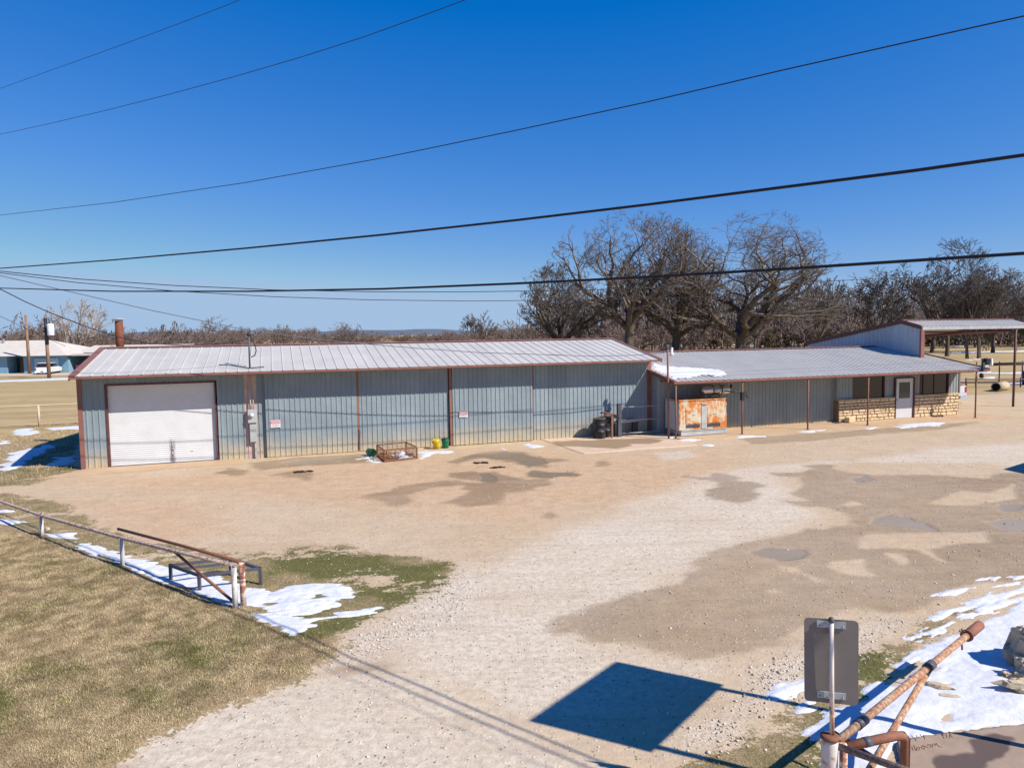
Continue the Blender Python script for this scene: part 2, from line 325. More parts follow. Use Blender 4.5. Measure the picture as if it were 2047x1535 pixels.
# ---- measured outlines on the ground (world metres)
POLY={'WET': [[(-4.35,20.41),(-3.7,21.23),(-3.57,21.84),(-2.73,22.44),(-2.07,22.39),(-1.63,22.1),(-1.55,21.71),(-2.62,21.53),(-3.16,20.61),(-2.73,19.68),(-3.21,19.03),(-3.48,19.21),(-3.69,19.74),(-4.14,20.12)],
[(-1.63,22.1),(-0.84,21.98),(-1.43,22.76),(-2.03,23.09),(-2.16,23.71),(-1.55,23.97),(-0.6,23.84),(0.04,22.82),(0.51,22.55),(1.22,22.62),(1.14,21.95),(0.7,21.34),(0.65,20.94),(-0.14,20.7),(-0.35,20.34),(-0.1,19.77),(-0.34,19.36),(-0.93,18.98),(-1.53,18.97),(-1.72,19.36),(-2.17,19.44),(-1.71,20.24),(-1.48,20.69)],
[(-2.47,25.77),(-2.08,26.35),(-1.6,27.43),(-0.46,28.12),(0.41,27.77),(1.21,26.38),(2.06,26.0),(1.59,25.44),(1.1,25.2),(1.27,24.35),(0.62,24.67),(1.04,23.72),(1.86,23.53),(2.21,23.02),(1.95,22.8),(1.54,23.06),(1.22,22.57),(0.52,22.9),(0.48,23.26),(0.55,24.14),(0.42,24.97),(0.0,25.57),(-0.48,25.91),(-1.0,26.63),(-1.63,26.16),(-2.01,25.3)],
[(-9.82,26.26),(-8.23,27.19),(-6.44,27.83),(-5.3,28.08),(-5.27,25.89),(-7.67,25.3),(-8.91,24.74),(-9.54,25.25)],
[(2.81,24.92),(3.1,25.62),(3.56,25.43),(3.68,24.85),(3.42,24.46),(2.92,24.55)],
[(0.8,18.25),(0.98,18.31),(1.18,17.86),(0.91,17.66),(0.79,17.88)],
[(-8.01,23.8),(-7.83,24.45),(-7.71,24.79),(-7.1,24.4),(-6.81,23.82),(-6.53,22.67),(-7.26,23.33)],
[(5.52,22.56),(6.34,22.36),(6.5,22.93),(6.85,22.91),(7.08,22.3),(6.85,21.76),(7.41,21.72),(7.62,21.05),(7.21,20.83),(6.84,19.9),(6.17,18.96),(5.54,19.54),(5.64,20.44),(6.29,21.4),(6.35,21.8)],
[(8.46,22.91),(9.46,23.0),(9.88,23.31),(10.2,22.95),(10.17,24.09),(10.66,24.42),(11.05,24.02),(10.7,23.51),(11.3,22.62),(12.07,22.4),(13.2,22.56),(14.08,22.09),(14.61,21.59),(15.27,22.4),(18.45,22.83),(10.62,13.04),(8.55,12.93),(7.24,11.99),(6.56,11.35),(5.76,11.55),(4.72,10.92),(3.94,10.26),(3.44,10.11),(2.66,9.94),(2.04,10.08),(1.96,10.31),(1.5,10.38),(1.14,10.58),(0.91,10.9),(0.63,10.78),(0.6,11.11),(1.28,11.81),(2.48,12.69),(3.02,12.87),(3.28,13.24),(3.58,13.87),(3.63,14.21),(3.92,14.45),(4.31,14.91),(4.67,15.04),(4.95,15.43),(5.78,15.93),(6.42,16.06),(6.9,16.54),(7.27,16.3),(7.6,16.63),(8.08,16.74),(8.3,17.57),(8.13,18.24),(7.61,18.48),(7.26,19.24),(7.93,19.25),(7.92,19.86),(8.37,20.74),(8.9,21.63),(9.11,22.3),(8.48,22.5)],
[(9.9,30.63),(13.37,31.66),(16.56,32.64),(21.06,33.93),(22.99,34.66),(20.23,32.58),(16.2,31.05),(13.14,29.6),(9.73,28.84)],
[(-10.36,24.4),(-10.19,25.3),(-9.28,24.77),(-9.29,23.89)],
[(-4.65,7.27),(-4.89,7.77),(-4.66,7.91),(-4.43,7.71),(-4.21,7.26)],
[(-3.02,9.62),(-2.54,9.95),(-1.87,9.81),(-1.77,9.65),(-2.3,9.53),(-2.71,9.51)],
[(1.76,29.32),(2.7,30.47),(4.54,29.73),(4.82,28.65),(4.05,27.86),(2.76,28.84)]],
'DRY': [[(8.59,18.61),(9.2,19.09),(9.37,18.67),(8.87,18.4)],
[(6.15,13.76),(6.37,14.09),(7.12,14.17),(6.84,13.62),(6.89,13.15),(6.73,13.05),(6.36,13.27)],
[(5.25,13.85),(5.59,13.78),(5.61,13.41),(5.75,12.99),(5.63,12.87),(5.46,13.31),(5.2,13.53)],
[(7.74,14.5),(7.96,14.43),(7.96,14.01),(7.65,13.71),(7.67,14.09)],
[(7.71,15.69),(8.13,15.96),(9.43,16.05),(10.77,15.97),(10.38,15.14),(9.41,14.99),(8.8,14.7),(8.58,13.89),(8.52,14.22),(8.47,14.71),(8.08,14.86),(7.33,14.83)],
[(4.5,12.57),(4.67,12.66),(4.83,12.42),(4.67,12.31),(4.5,12.39)],
[(10.9,18.57),(12.82,20.09),(13.35,19.7),(14.85,20.81),(13.64,19.02),(11.94,18.31)]],
'PUD': [[(8.55,16.88),(8.97,17.37),(9.42,17.61),(9.9,17.32),(9.83,16.81),(9.62,16.19),(9.19,16.37),(8.64,16.55)],
[(5.08,14.63),(5.44,14.99),(6.08,15.02),(6.31,14.63),(5.9,14.28),(5.38,14.19)],
[(11.32,16.9),(11.94,17.06),(13.07,16.97),(12.2,15.83),(11.15,16.11)],
[(12.76,18.46),(13.27,18.43),(12.95,18.06),(12.45,17.8)],
[(11.43,17.44),(11.77,17.48),(11.62,17.26),(11.36,17.27)],
[(-2.11,25.31),(-2.06,26.04),(-1.59,27.26),(-0.46,27.91),(0.35,27.5),(0.83,26.57),(1.22,25.47),(0.78,25.08),(0.57,24.82),(0.74,23.74),(1.22,23.53),(1.85,23.41),(2.16,23.02),(1.54,23.16),(1.14,22.86),(0.52,23.07),(0.6,24.01),(0.42,25.11),(-0.11,25.88),(-0.54,26.22),(-1.11,26.83),(-1.55,26.61)],
[(-1.09,23.63),(-0.74,23.35),(-0.65,22.07),(-0.89,22.2)],
[(-9.05,26.2),(-7.74,26.83),(-6.36,27.48),(-5.94,26.89),(-7.44,25.77)],
[(10.27,21.79),(11.21,22.44),(11.2,21.73),(10.44,21.11)]],
'SNOW': [[(-10.24,16.23),(-9.84,16.09),(-9.07,15.59),(-8.49,15.07),(-8.09,14.85),(-7.64,14.69),(-7.43,14.42),(-7.02,14.28),(-6.34,14.0),(-5.05,13.0),(-4.75,12.93),(-4.48,12.69),(-4.31,13.02),(-3.97,13.22),(-3.55,13.2),(-3.15,13.05),(-2.92,12.63),(-2.88,12.34),(-3.2,12.3),(-3.1,12.11),(-3.43,11.79),(-3.81,11.74),(-4.26,11.82),(-4.45,12.03),(-4.76,12.13),(-4.92,12.07),(-5.43,12.44),(-6.15,13.09),(-6.65,13.36),(-7.71,14.13),(-8.4,14.73),(-8.96,15.16),(-9.23,15.24),(-9.68,15.62)],
[(-4.45,11.69),(-4.17,11.71),(-3.75,11.56),(-3.03,11.6),(-3.31,11.39),(-3.17,11.35),(-3.29,10.96),(-3.52,10.79),(-3.86,11.1),(-4.2,11.35)],
[(-3.04,11.73),(-2.72,11.86),(-2.27,12.03),(-2.39,11.81),(-2.9,11.58)],
[(-14.04,18.74),(-13.12,18.39),(-12.57,18.16),(-12.13,17.84),(-11.97,17.46),(-12.63,17.68),(-13.54,18.06)],
[(-11.38,16.9),(-10.78,16.96),(-10.39,16.52),(-10.88,16.54)],
[(-14.7,19.65),(-13.88,19.38),(-13.71,19.04),(-14.36,19.19)],
[(-18.71,25.27),(-19.55,26.89),(-21.1,29.42),(-21.07,30.78),(-20.99,32.27),(-20.29,31.44),(-19.21,28.83),(-18.51,26.99),(-18.13,25.9),(-18.04,25.22)],
[(-17.78,26.75),(-18.26,28.13),(-18.03,28.11),(-17.5,28.27),(-16.75,27.04),(-16.79,26.14),(-17.28,26.09)],
[(-26.25,36.64),(-26.16,37.3),(-26.02,37.99),(-24.77,36.81),(-23.67,36.03),(-23.79,35.41),(-24.02,34.52),(-24.94,34.92)],
[(-25.16,37.54),(-24.89,38.22),(-22.68,38.52),(-21.91,37.18),(-23.93,36.72)],
[(-24.56,33.43),(-23.62,33.34),(-22.71,31.92),(-23.33,31.73)],
[(-22.34,34.06),(-22.47,34.66),(-21.93,33.88),(-21.9,33.45)],
[(-60.07,78.6),(-63.03,82.49),(-53.38,86.7),(-48.38,86.5),(-46.58,83.25),(-50.75,82.41)],
[(-5.88,26.76),(-5.7,27.66),(-5.19,27.05),(-4.94,26.48),(-4.79,25.94),(-5.22,25.85),(-5.61,26.27)],
[(-3.78,27.64),(-3.73,28.24),(-3.23,28.35),(-2.37,28.43),(-2.44,27.82),(-3.11,27.3),(-3.38,26.49),(-3.59,26.44)],
[(0.16,29.47),(0.74,29.96),(1.3,29.23),(1.1,28.36),(0.6,28.53)],
[(-0.83,28.79),(-0.32,29.38),(-0.07,28.59),(-0.27,28.12)],
[(0.19,27.96),(0.39,28.06),(0.42,27.47)],
[(4.94,32.05),(6.1,32.41),(7.22,32.3),(7.63,30.71),(6.79,30.36),(6.14,31.46)],
[(7.06,31.06),(7.49,31.02),(8.01,30.09),(7.53,29.45),(6.9,29.92)],
[(7.76,29.16),(8.3,29.24),(8.27,28.46),(7.69,28.51)],
[(13.15,32.33),(14.35,32.88),(15.14,32.96),(14.8,32.32),(12.94,31.7)],
[(18.08,33.53),(18.8,34.18),(20.69,34.93),(21.32,34.47),(20.2,33.29),(17.96,32.66)],
[(9.71,31.1),(11.3,31.4),(11.05,30.81),(9.85,30.49)],
[(16.4,33.0),(17.17,33.27),(16.7,32.45),(16.18,32.34)],
[(10.41,12.77),(8.9,11.97),(8.11,11.44),(7.52,11.06),(6.91,10.66),(6.04,10.14),(5.99,9.98),(5.88,10.03),(5.25,9.55),(5.31,9.51),(5.69,9.69),(5.85,9.72),(5.51,9.43),(5.26,9.29),(4.96,9.1),(4.77,9.2),(4.55,9.02),(4.47,8.66),(4.16,8.55),(3.94,8.44),(3.51,8.11),(3.31,7.91),(3.47,7.8),(3.46,7.66),(3.3,7.43),(3.26,7.21),(3.31,6.76),(4.3,6.74),(4.11,7.41),(4.37,7.78),(4.58,7.86),(5.41,7.98),(6.87,8.19)],
[(5.95,10.39),(6.3,10.64),(6.97,11.04),(6.73,10.83),(6.31,10.53)],
[(6.62,11.11),(6.97,11.39),(7.29,11.53),(7.66,11.67),(7.89,11.72),(7.12,11.32),(6.83,11.16)],
[(7.56,11.73),(8.18,12.17),(9.86,12.74),(9.65,12.45),(8.07,11.78),(7.58,11.61)],
[(7.65,11.42),(7.9,11.66),(8.53,11.95),(9.7,12.52),(9.44,12.18),(8.0,11.53),(7.64,11.33)],
[(7.29,12.13),(7.82,12.39),(8.26,12.51),(8.39,12.47),(8.03,12.31),(7.56,12.16)],
[(8.47,12.83),(8.87,13.01),(9.18,13.07),(10.09,13.03),(9.47,12.9),(8.72,12.78)],
[(8.41,12.51),(8.9,12.67),(9.95,12.85),(9.85,12.72),(8.76,12.46),(8.44,12.43)],
[(7.15,11.15),(7.43,11.37),(7.5,11.34),(7.3,11.17)],
[(3.26,8.87),(3.49,9.09),(3.95,9.28),(3.89,9.15),(3.64,8.9),(3.47,8.79),(3.23,8.59),(3.22,8.76)],
[(3.46,8.45),(3.78,8.71),(3.77,8.64),(3.58,8.48)],
[(6.47,8.14),(5.97,7.94),(5.66,7.75),(5.35,7.47),(5.01,7.25),(4.69,6.89),(5.43,6.79)],
[(40.3,64.89),(40.67,63.39),(39.46,61.64),(38.43,61.87)],
[(43.06,64.98),(44.68,65.33),(42.99,62.86),(41.95,63.1)],
[(47.63,71.14),(51.89,70.91),(50.28,68.71),(46.76,69.61)],
[(40.91,58.83),(44.34,60.56),(40.64,55.5),(38.99,55.83)],
[(79.8,129.15),(97.45,133.41),(91.95,125.86),(80.76,122.33),(76.83,124.34)],
[(46.97,72.22),(49.77,73.34),(47.68,70.24),(45.71,69.88)],
[(42.97,228.29),(87.47,208.05),(80.01,190.28),(38.39,203.93)],
[(87.47,208.05),(80.01,190.28),(99.0,178.62),(104.58,188.71)],
[(62.35,98.07),(64.4,99.1),(62.82,96.13)],
[(66.37,102.13),(66.22,100.26),(63.09,96.03)],
[(103.87,168.18),(112.6,174.38),(98.87,154.78)]],
'NOSNOW': [[(-3.81,12.67),(-3.53,12.7),(-3.23,12.42),(-3.63,12.43)],
[(-4.45,12.28),(-4.28,12.35),(-4.11,12.27),(-4.29,12.13)],
[(5.54,9.08),(5.79,9.17),(5.86,9.0),(5.59,8.83),(5.4,8.86)],
[(4.94,8.17),(5.28,8.33),(5.37,8.26),(5.1,8.15)],
[(-19.01,27.99),(-19.89,30.21),(-20.13,31.43),(-18.44,28.76),(-18.15,27.53),(-17.92,26.76)],
[(5.88,9.75),(5.98,9.64),(5.81,9.42),(5.71,9.45)]],
'GRASS': [[(-15.99,19.5),(-13.27,18.05),(-11.73,16.92),(-10.76,16.17),(-9.08,14.89),(-7.92,14.13),(-6.56,13.22),(-5.7,12.54),(-4.78,11.82),(-4.5,11.75),(-4.17,11.28),(-3.54,10.84),(-2.98,10.5),(-2.85,10.32),(-3.02,9.84),(-3.07,9.55),(-3.44,9.21),(-3.85,8.9),(-4.1,8.6),(-4.46,8.33),(-4.66,7.91),(-4.68,7.18),(-4.64,6.57),(-5.63,6.59)]],
'PATCH': [[(-17.83,21.8),(-15.87,21.67),(-14.66,21.25),(-12.45,19.86),(-9.81,17.17),(-8.27,16.05),(-6.81,15.6),(-5.6,15.35),(-4.82,15.69),(-3.72,15.82),(-2.79,15.04),(-1.88,14.66),(-1.32,14.31),(-1.19,13.27),(-1.45,12.62),(-2.0,12.05),(-2.42,11.52),(-2.64,11.03),(-2.9,10.49),(-4.17,11.28),(-4.67,11.75),(-7.24,13.81),(-11.73,16.92),(-15.53,18.93)],
[(-20.97,27.16),(-18.46,28.05),(-15.53,25.43),(-15.44,23.91),(-15.66,22.74),(-17.42,22.48)],
[(3.25,8.46),(3.65,8.81),(4.01,9.06),(4.95,9.9),(5.76,10.46),(6.42,11.1),(7.22,11.48),(8.09,11.66),(6.74,10.7),(5.27,9.44),(4.47,8.66),(3.38,7.61),(3.07,6.77),(1.23,6.81),(1.57,7.47),(2.41,7.73)],
[(-32.55,42.4),(-31.17,42.98),(-25.58,41.55),(-16.6,26.81),(-20.55,26.61)]],
'GRAVEL': [[(-1.11,14.14),(-1.59,12.26),(-2.6,10.84),(-3.03,9.41),(-2.65,9.54),(-1.97,9.97),(-1.06,11.17),(-0.27,12.7)],
[(3.1,9.5),(4.23,10.25),(5.92,11.53),(6.58,11.09),(5.25,10.05),(3.6,8.69),(3.22,8.7),(2.53,7.73),(1.38,7.38),(1.89,8.16),(3.01,8.83)],
[(5.3,27.16),(6.96,27.6),(6.9,25.92),(5.25,25.05)]],
'ORANGE': [[(-14.46,23.43),(-9.11,24.31),(-6.14,26.48),(1.49,28.08),(2.88,26.26),(8.12,26.91),(7.39,21.88),(3.11,19.5),(-0.35,17.57),(-4.67,19.98),(-9.66,21.6)],
[(-12.45,19.86),(-9.07,20.26),(-7.42,17.04),(-8.49,16.26)]],
'ROADPALE': [[(-4.63,6.94),(-4.46,8.33),(-3.85,8.9),(-3.07,9.55),(-2.05,9.66),(-0.91,9.48),(0.16,8.31),(1.08,6.81)],
[(-1.49,9.65),(-1.56,12.03),(-0.3,14.42),(1.45,16.57),(4.84,20.98),(7.82,24.18),(11.77,24.52),(16.97,27.29),(21.48,28.12),(18.03,23.56),(11.05,24.87),(8.33,22.76),(7.73,19.21),(7.72,17.6),(6.07,15.91),(4.45,15.05),(3.28,13.35),(1.28,11.81),(0.63,10.91),(1.54,10.18),(2.59,9.67),(1.66,8.5),(0.1,8.1)]],
'GREEN': [[(-8.13,9.7),(-7.15,9.53),(-6.63,9.37),(-6.29,8.97),(-6.0,8.26),(-5.71,7.84),(-6.65,7.86)],
[(-5.76,15.18),(-4.76,15.5),(-3.79,15.63),(-2.65,14.86),(-1.82,14.17),(-1.41,14.15),(-1.4,13.0),(-2.22,12.29),(-3.75,13.37),(-4.82,13.7)],
[(4.96,10.23),(5.49,10.38),(5.53,10.04),(4.8,9.31),(4.46,9.18)]]}
WIRES=[('top left thin',[(-20.5,28.35,14.18),(-17.55,26.04,13.82),(-15.05,24.08,13.52),(-12.91,22.39,13.25),(-11.05,20.93,13.03),(-9.42,19.65,12.84),(-7.98,18.52,12.68),(-6.7,17.52,12.55),(-5.55,16.62,12.45)]),('2',[(-18.6,25.59,11.78),(-14.05,22.01,11.17),(-10.61,19.32,10.74),(-7.94,17.21,10.43),(-5.79,15.53,10.21),(-4.02,14.14,10.05),(-2.55,12.99,9.95),(-1.31,12.01,9.9),(-0.24,11.18,9.88)]),('3',[(-16.83,22.92,8.6),(-9.33,17.03,7.9),(-4.9,13.55,7.58),(-1.98,11.26,7.43),(0.09,9.64,7.37),(1.63,8.43,7.34),(2.82,7.49,7.34),(3.77,6.75,7.33),(4.55,6.14,7.32)]),('4',[(-17.1,23.13,6.97),(-9.46,17.13,6.57),(-4.97,13.61,6.37),(-2.01,11.29,6.26),(0.08,9.65,6.2),(1.63,8.43,6.17),(2.84,7.48,6.16),(3.79,6.73,6.15),(4.58,6.12,6.16)]),('5',[(-17.19,23.2,6.41),(-9.53,17.19,5.83),(-5.02,13.65,5.56),(-2.04,11.31,5.42),(0.06,9.66,5.36),(1.63,8.43,5.33),(2.84,7.48,5.32),(3.81,6.72,5.32),(4.6,6.1,5.32)]),('6',[(-15.52,20.99,6.78),(-13.16,21.77,6.52),(-10.61,22.62,6.34),(-7.85,23.54,6.22),(-4.85,24.54,6.17),(-1.58,25.63,6.18),(2.0,26.81,6.25),(5.92,28.12,6.37),(10.25,29.56,6.55),(15.03,31.15,6.77),(20.36,32.92,7.02),(26.33,34.91,7.3)]),('7',[(-15.33,20.73,6.72),(-13.01,21.51,6.39),(-10.49,22.34,6.15),(-7.76,23.25,5.98),(-4.8,24.24,5.88),(-1.57,25.31,5.84),(1.97,26.49,5.87),(5.85,27.78,5.95),(10.13,29.2,6.08),(14.86,30.78,6.26),(20.14,32.53,6.46),(26.04,34.5,6.68)]),('8',[(-16.64,22.51,6.87),(-16.16,22.7,6.74),(-14.43,23.31,6.26),(-12.17,24.09,5.64),(-9.51,25.0,4.98),(-7.61,25.66,4.65),(-5.94,26.24,4.42),(-3.66,27.03,4.17),(-1.23,27.87,3.94),(3.21,29.37,3.69),(5.13,30.04,3.67),(6.57,30.55,3.73)]),('9',[(-16.53,22.55,6.59),(-16.29,22.84,6.33),(-15.78,23.22,5.94),(-15.24,23.61,5.58),(-14.4,24.1,5.13),(-13.57,24.59,4.75),(-12.73,25.08,4.5),(-11.75,25.62,4.42),(-10.87,26.12,4.44),(-10.29,26.52,4.52),(-9.94,26.85,4.62)]),('10',[(-45.37,60.0,8.09),(-45.09,63.0,6.82),(-44.86,66.0,5.73),(-44.78,69.0,4.73),(-44.53,71.0,4.01)])]
ASH=[(-1.17, 25.49, 0.28), (-0.58, 24.59, 0.3), (-7.34, 24.3, 0.4)]
ASHLAB={(-1.17, 25.49, 0.28): 'charred scraps on the dirt, left of the two dark spots below the third bay door', (-0.58, 24.59, 0.3): 'charred scraps on the dirt, right of the two dark spots near the wet patch', (-7.34, 24.3, 0.4): 'charred scraps on the dirt below the NOTICE sign of the first bay door'}
STROKES=[[(4.373, 7.559), (4.352, 7.494)], [(4.41, 7.587), (4.39, 7.521), (4.379, 7.493)], [(4.385, 7.493), (4.427, 7.548), (4.446, 7.551), (4.444, 7.529), (4.426, 7.507), (4.403, 7.496)], [(4.509, 7.584), (4.509, 7.546), (4.476, 7.509), (4.471, 7.547), (4.509, 7.584)], [(4.525, 7.574), (4.536, 7.545), (4.563, 7.535)], [(4.563, 7.583), (4.58, 7.601), (4.601, 7.601), (4.579, 7.554), (4.598, 7.548)], [(4.598, 7.548), (4.623, 7.6), (4.651, 7.619), (4.645, 7.581), (4.684, 7.628), (4.672, 7.58), (4.677, 7.551), (4.707, 7.547)], [(4.492, 7.78), (4.486, 7.731), (4.503, 7.74), (4.497, 7.711), (4.483, 7.672)], [(4.559, 7.789), (4.514, 7.73)], [(4.598, 7.798), (4.597, 7.758), (4.62, 7.747), (4.599, 7.702)], [(4.631, 7.787), (4.62, 7.747)], [(4.844, 7.801), (4.826, 7.716)], [(4.861, 7.811), (4.852, 7.771), (4.872, 7.766)], [(4.9, 7.8), (4.863, 7.721)], [(4.959, 7.849), (4.938, 7.779), (4.93, 7.729)], [(4.973, 7.845), (4.891, 7.72)]]
SLAB=[(4.27, 7.7), (4.66, 7.79), (5.36, 7.91), (6.96, 8.15), (5.14, 5.96), (3.83, 5.99), (4.08, 6.97), (4.16, 7.4)]
SLABDARK=[(4.5, 7.37), (4.71, 7.41), (4.98, 7.47), (5.11, 7.68), (5.45, 7.82), (5.65, 7.73), (5.4, 7.46), (4.95, 7.16), (4.09, 5.98), (3.74, 5.99), (4.37, 7.13)]
PADDARK=[[(1.6, 30.15), (2.71, 30.61), (4.58, 30.01), (4.88, 28.77), (4.17, 27.97), (2.94, 28.57), (1.94, 28.92)], [(3.57, 30.53), (6.03, 30.87), (6.76, 30.22), (5.7, 29.22), (4.06, 29.37)]]
RSNOW=[(23.88, 1.16), (24.07, 0.69), (24.45, 0.2), (25.62, -0.29), (26.42, -0.72), (26.27, -1.43), (25.9, -1.77), (25.41, -1.8), (24.88, -1.43), (23.83, -1.86), (23.15, -1.95), (23.11, -0.87), (23.1, -0.26)]
# ================================================================ GROUND
def axis(segs):
    o=[segs[0][0]]
    for a,b,st in segs:
        n=max(1,int(round((b-a)/st))); o+=list(np.linspace(a,b,n+1)[1:])
    return np.array(o)
def geo(a,b,n,q):  # growing steps from a to b
    t=np.linspace(0,1,n+1)[1:]; return a+(b-a)*(np.exp(q*t)-1)/(math.exp(q)-1)
gx=axis([(-60,-26,.8),(-26,-17,.25),(-17,12,.085),(12,30,.14),(30,60,.6)]); gx=np.concatenate([-geo(60,6000,26,5)[::-1],gx,geo(60,6000,26,5)])
gy=axis([(-8,5,.5),(5,16,.065),(16,34,.09),(34,60,.3)]); gy=np.concatenate([-geo(8,3000,14,6)[::-1],gy,geo(60,9000,60,5)])
def masks(X,Y):
    n1=fbm(X,Y,1.6,5,1); n2=fbm(X,Y,.35,3,7); n3=fbm(X,Y,5,4,13); nf=fbm(X,Y,.16,2,23)
    m={}
    e=n1*.22+n2*.10
    wet=sdfs(X,Y,POLY['WET'])+e*1.1+fbm(X*.55+Y*.5,Y*1.5-X*.7,.5,3,33)*.16+fbm(X,Y,.13,2,35)*.07; dry=sdfs(X,Y,POLY['DRY'])+e*.4
    m['wet']=sst(-.12,.16,wet)*(1-sst(-.06,.1,dry))*(.75+.25*n3)
    m['pud']=sst(-.04,.10,sdfs(X,Y,POLY['PUD'])+fbm(X,Y,.9,4,51)*.38+n2*.08)
    lu=(X-O0.x)*math.cos(TH)+(Y-O0.y)*math.sin(TH); lw=-(X-O0.x)*math.sin(TH)+(Y-O0.y)*math.cos(TH)
    field=np.maximum(sst(6.5,7.5,lw+n1*.8), sst(.8,2.2,-lu-2+n1)*sst(2,4,lw+n1))
    far=sst(70,110,np.hypot(X,Y)); field=np.maximum(field,far)
    lawn=sst(-.55,.12,sdfs(X,Y,POLY['GRASS'])+e*1.0)
    pt=sdfs(X,Y,POLY['PATCH'])
    streak=fbm(X*.55+Y*.45,Y*1.7-X*.6,1.1,4,41)
    patch=sst(-.15,.3,pt+e*.8)*np.clip(.93+1.3*streak+.7*fbm(X*.7+Y*.5,Y*1.8-X*.8,.4,3,43)+.3*n2+np.minimum(pt,.9)*.2,0,1)
    m['grass']=np.maximum(np.maximum(lawn*1.45,patch),field*1.5)
    m['lawn']=np.maximum(lawn,field)
    gp=sst(-.1,.5,sdfs(X,Y,POLY['GREEN'])+e)
    m['green']=np.clip(np.where(patch>lawn,.42,.26)*(1-field)+.5*gp+np.clip(n1-.1,0,1)*.8*(1-field)+n2*.25+field*(.05+.25*sst(.1,.5,n3)),0,1)
    m['gravel']=sst(-.2,.5,sdfs(X,Y,POLY['GRAVEL'])+e)
    m['orange']=sst(-1.6,.8,sdfs(X,Y,POLY['ORANGE'])+n1*.8)
    m['pale']=sst(-.6,.5,sdfs(X,Y,POLY['ROADPALE'])+n1*.5)
    H=.012*n1+.006*n2+.05*sst(.0,1,lawn)*(.5+.5*n3)
    H=H+np.minimum(m['grass'],1)*.012*nf-m['pud']*.012
    H=np.where(field>.5,H*1.0+n3*.08,H)
    # buildings sit on flat ground
    near=(lu>-1.5)&(lu<50)&(lw>-3.6)&(lw<12); H=np.where(near,np.minimum(H,.004)-.0,H)
    return m,H
X,Y=np.meshgrid(gx,gy,indexing='ij'); mk,H=masks(X,Y)
dist=np.hypot(X,Y); H=np.where(dist>400,(dist-400)*.0005,H)
V=np.stack([X.ravel(),Y.ravel(),H.ravel()],1)
nx,ny=len(gx),len(gy); idx=np.arange(nx*ny).reshape(nx,ny)
F=np.stack([idx[:-1,:-1].ravel(),idx[1:,:-1].ravel(),idx[1:,1:].ravel(),idx[:-1,1:].ravel()],1)
k=NT('ground',.92,0,.2); v=k.coord()
nA=k.noise(v,.35,5,.6); nB=k.noise(v,2.2,6,.65); nC=k.noise(v,26,4,.7); nD=k.noise(v,9,5,.65)
vo=k.n('ShaderNodeTexVoronoi'); vo.inputs['Scale'].default_value=22; k.l(v,vo.inputs['Vector']); vo2=k.n('ShaderNodeTexVoronoi'); vo2.inputs['Scale'].default_value=55; k.l(v,vo2.inputs['Vector'])
dirt=k.mix(k.ramp(nB,.3,.7),C(.55,.425,.275),C(.45,.335,.21))
dirt=k.mix(k.math('MULTIPLY',k.ramp(nA,.4,.65),.55),dirt,C(.58,.475,.34))
dirt=k.mix(k.math('MULTIPLY',k.attr('orange'),.75),dirt,k.mix(k.ramp(nB,.35,.65),C(.58,.395,.235),C(.47,.305,.17)))
pale=k.mix(k.ramp(nD,.35,.7),C(.64,.57,.455),C(.54,.475,.37))
dirt=k.mix(k.math('MULTIPLY',k.attr('pale'),k.math('ADD',.55,k.math('MULTIPLY',k.ramp(nA,.35,.6),.35))),dirt,pale)
mot=k.ramp(nD,.42,.62); dirt=k.mix(k.math('MULTIPLY',mot,.32),dirt,C(.36,.26,.18))
sv=k.n('ShaderNodeSeparateColor'); k.l(vo.outputs['Color'],sv.inputs[0]); sv2=k.n('ShaderNodeSeparateColor'); k.l(vo2.outputs['Color'],sv2.inputs[0])
stn=k.math('MULTIPLY',k.ramp(sv.outputs[0],.86,.9),k.ramp(vo.outputs['Distance'],.25,.42,(1,1,1,1),(0,0,0,1)))
scol=k.mix(k.ramp(sv.outputs[1],.3,.6),C(.12,.09,.08),C(.72,.66,.60))
dirt=k.mix(k.math('MULTIPLY',stn,.75),dirt,scol)
gr=k.mix(k.ramp(sv2.outputs[0],.15,.85),C(.34,.27,.20),C(.74,.68,.57)); 
dirt=k.mix(k.math('MULTIPLY',k.attr('gravel'),.7),dirt,gr)
# ---- tyre tracks: long faint streaks
tk=k.n('ShaderNodeMapping'); tk.inputs['Rotation'].default_value=(0,0,R(-28)); tk.inputs['Scale'].default_value=(.12,1.6,1); tcn=k.n('ShaderNodeTexCoord'); k.l(tcn.outputs['Object'],tk.inputs[0])
trk=k.noise(tk.outputs[0],2.2,5,.65,1.2); dirt=k.mix(k.math('MULTIPLY',k.ramp(trk,.50,.66),.40),dirt,C(.42,.31,.22))
wetc=k.mix(k.ramp(nB,.35,.7),C(.31,.22,.125),C(.225,.16,.095)); wetc=k.mix(k.math('MULTIPLY',k.ramp(k.noise(v,.5,5,.6),.45,.65),.5),wetc,C(.27,.21,.155)); wetc=k.mix(k.math('MULTIPLY',k.ramp(nD,.45,.62),.35),wetc,C(.20,.14,.09)); wetc=k.mix(k.math('MULTIPLY',k.attr('orange'),.7),wetc,C(.19,.12,.06)); wetc=k.mix(k.math('MULTIPLY',stn,.5),wetc,scol)
wetc=k.mix(k.math('MULTIPLY',k.ramp(trk,.48,.66),.5),wetc,C(.40,.30,.21))
c=k.mix(k.math('MULTIPLY',k.attr('wet'),.92),dirt,wetc)
gn=k.noise(v,16,5,.75); gn2=k.noise(v,3.2,5,.7)
gh=k.noise(v,38,4,.8); dry=k.mix(k.ramp(gh,.35,.65),C(.44,.33,.19),C(.18,.13,.065)); grn=k.mix(k.ramp(gh,.35,.65),C(.17,.155,.05),C(.06,.065,.02))
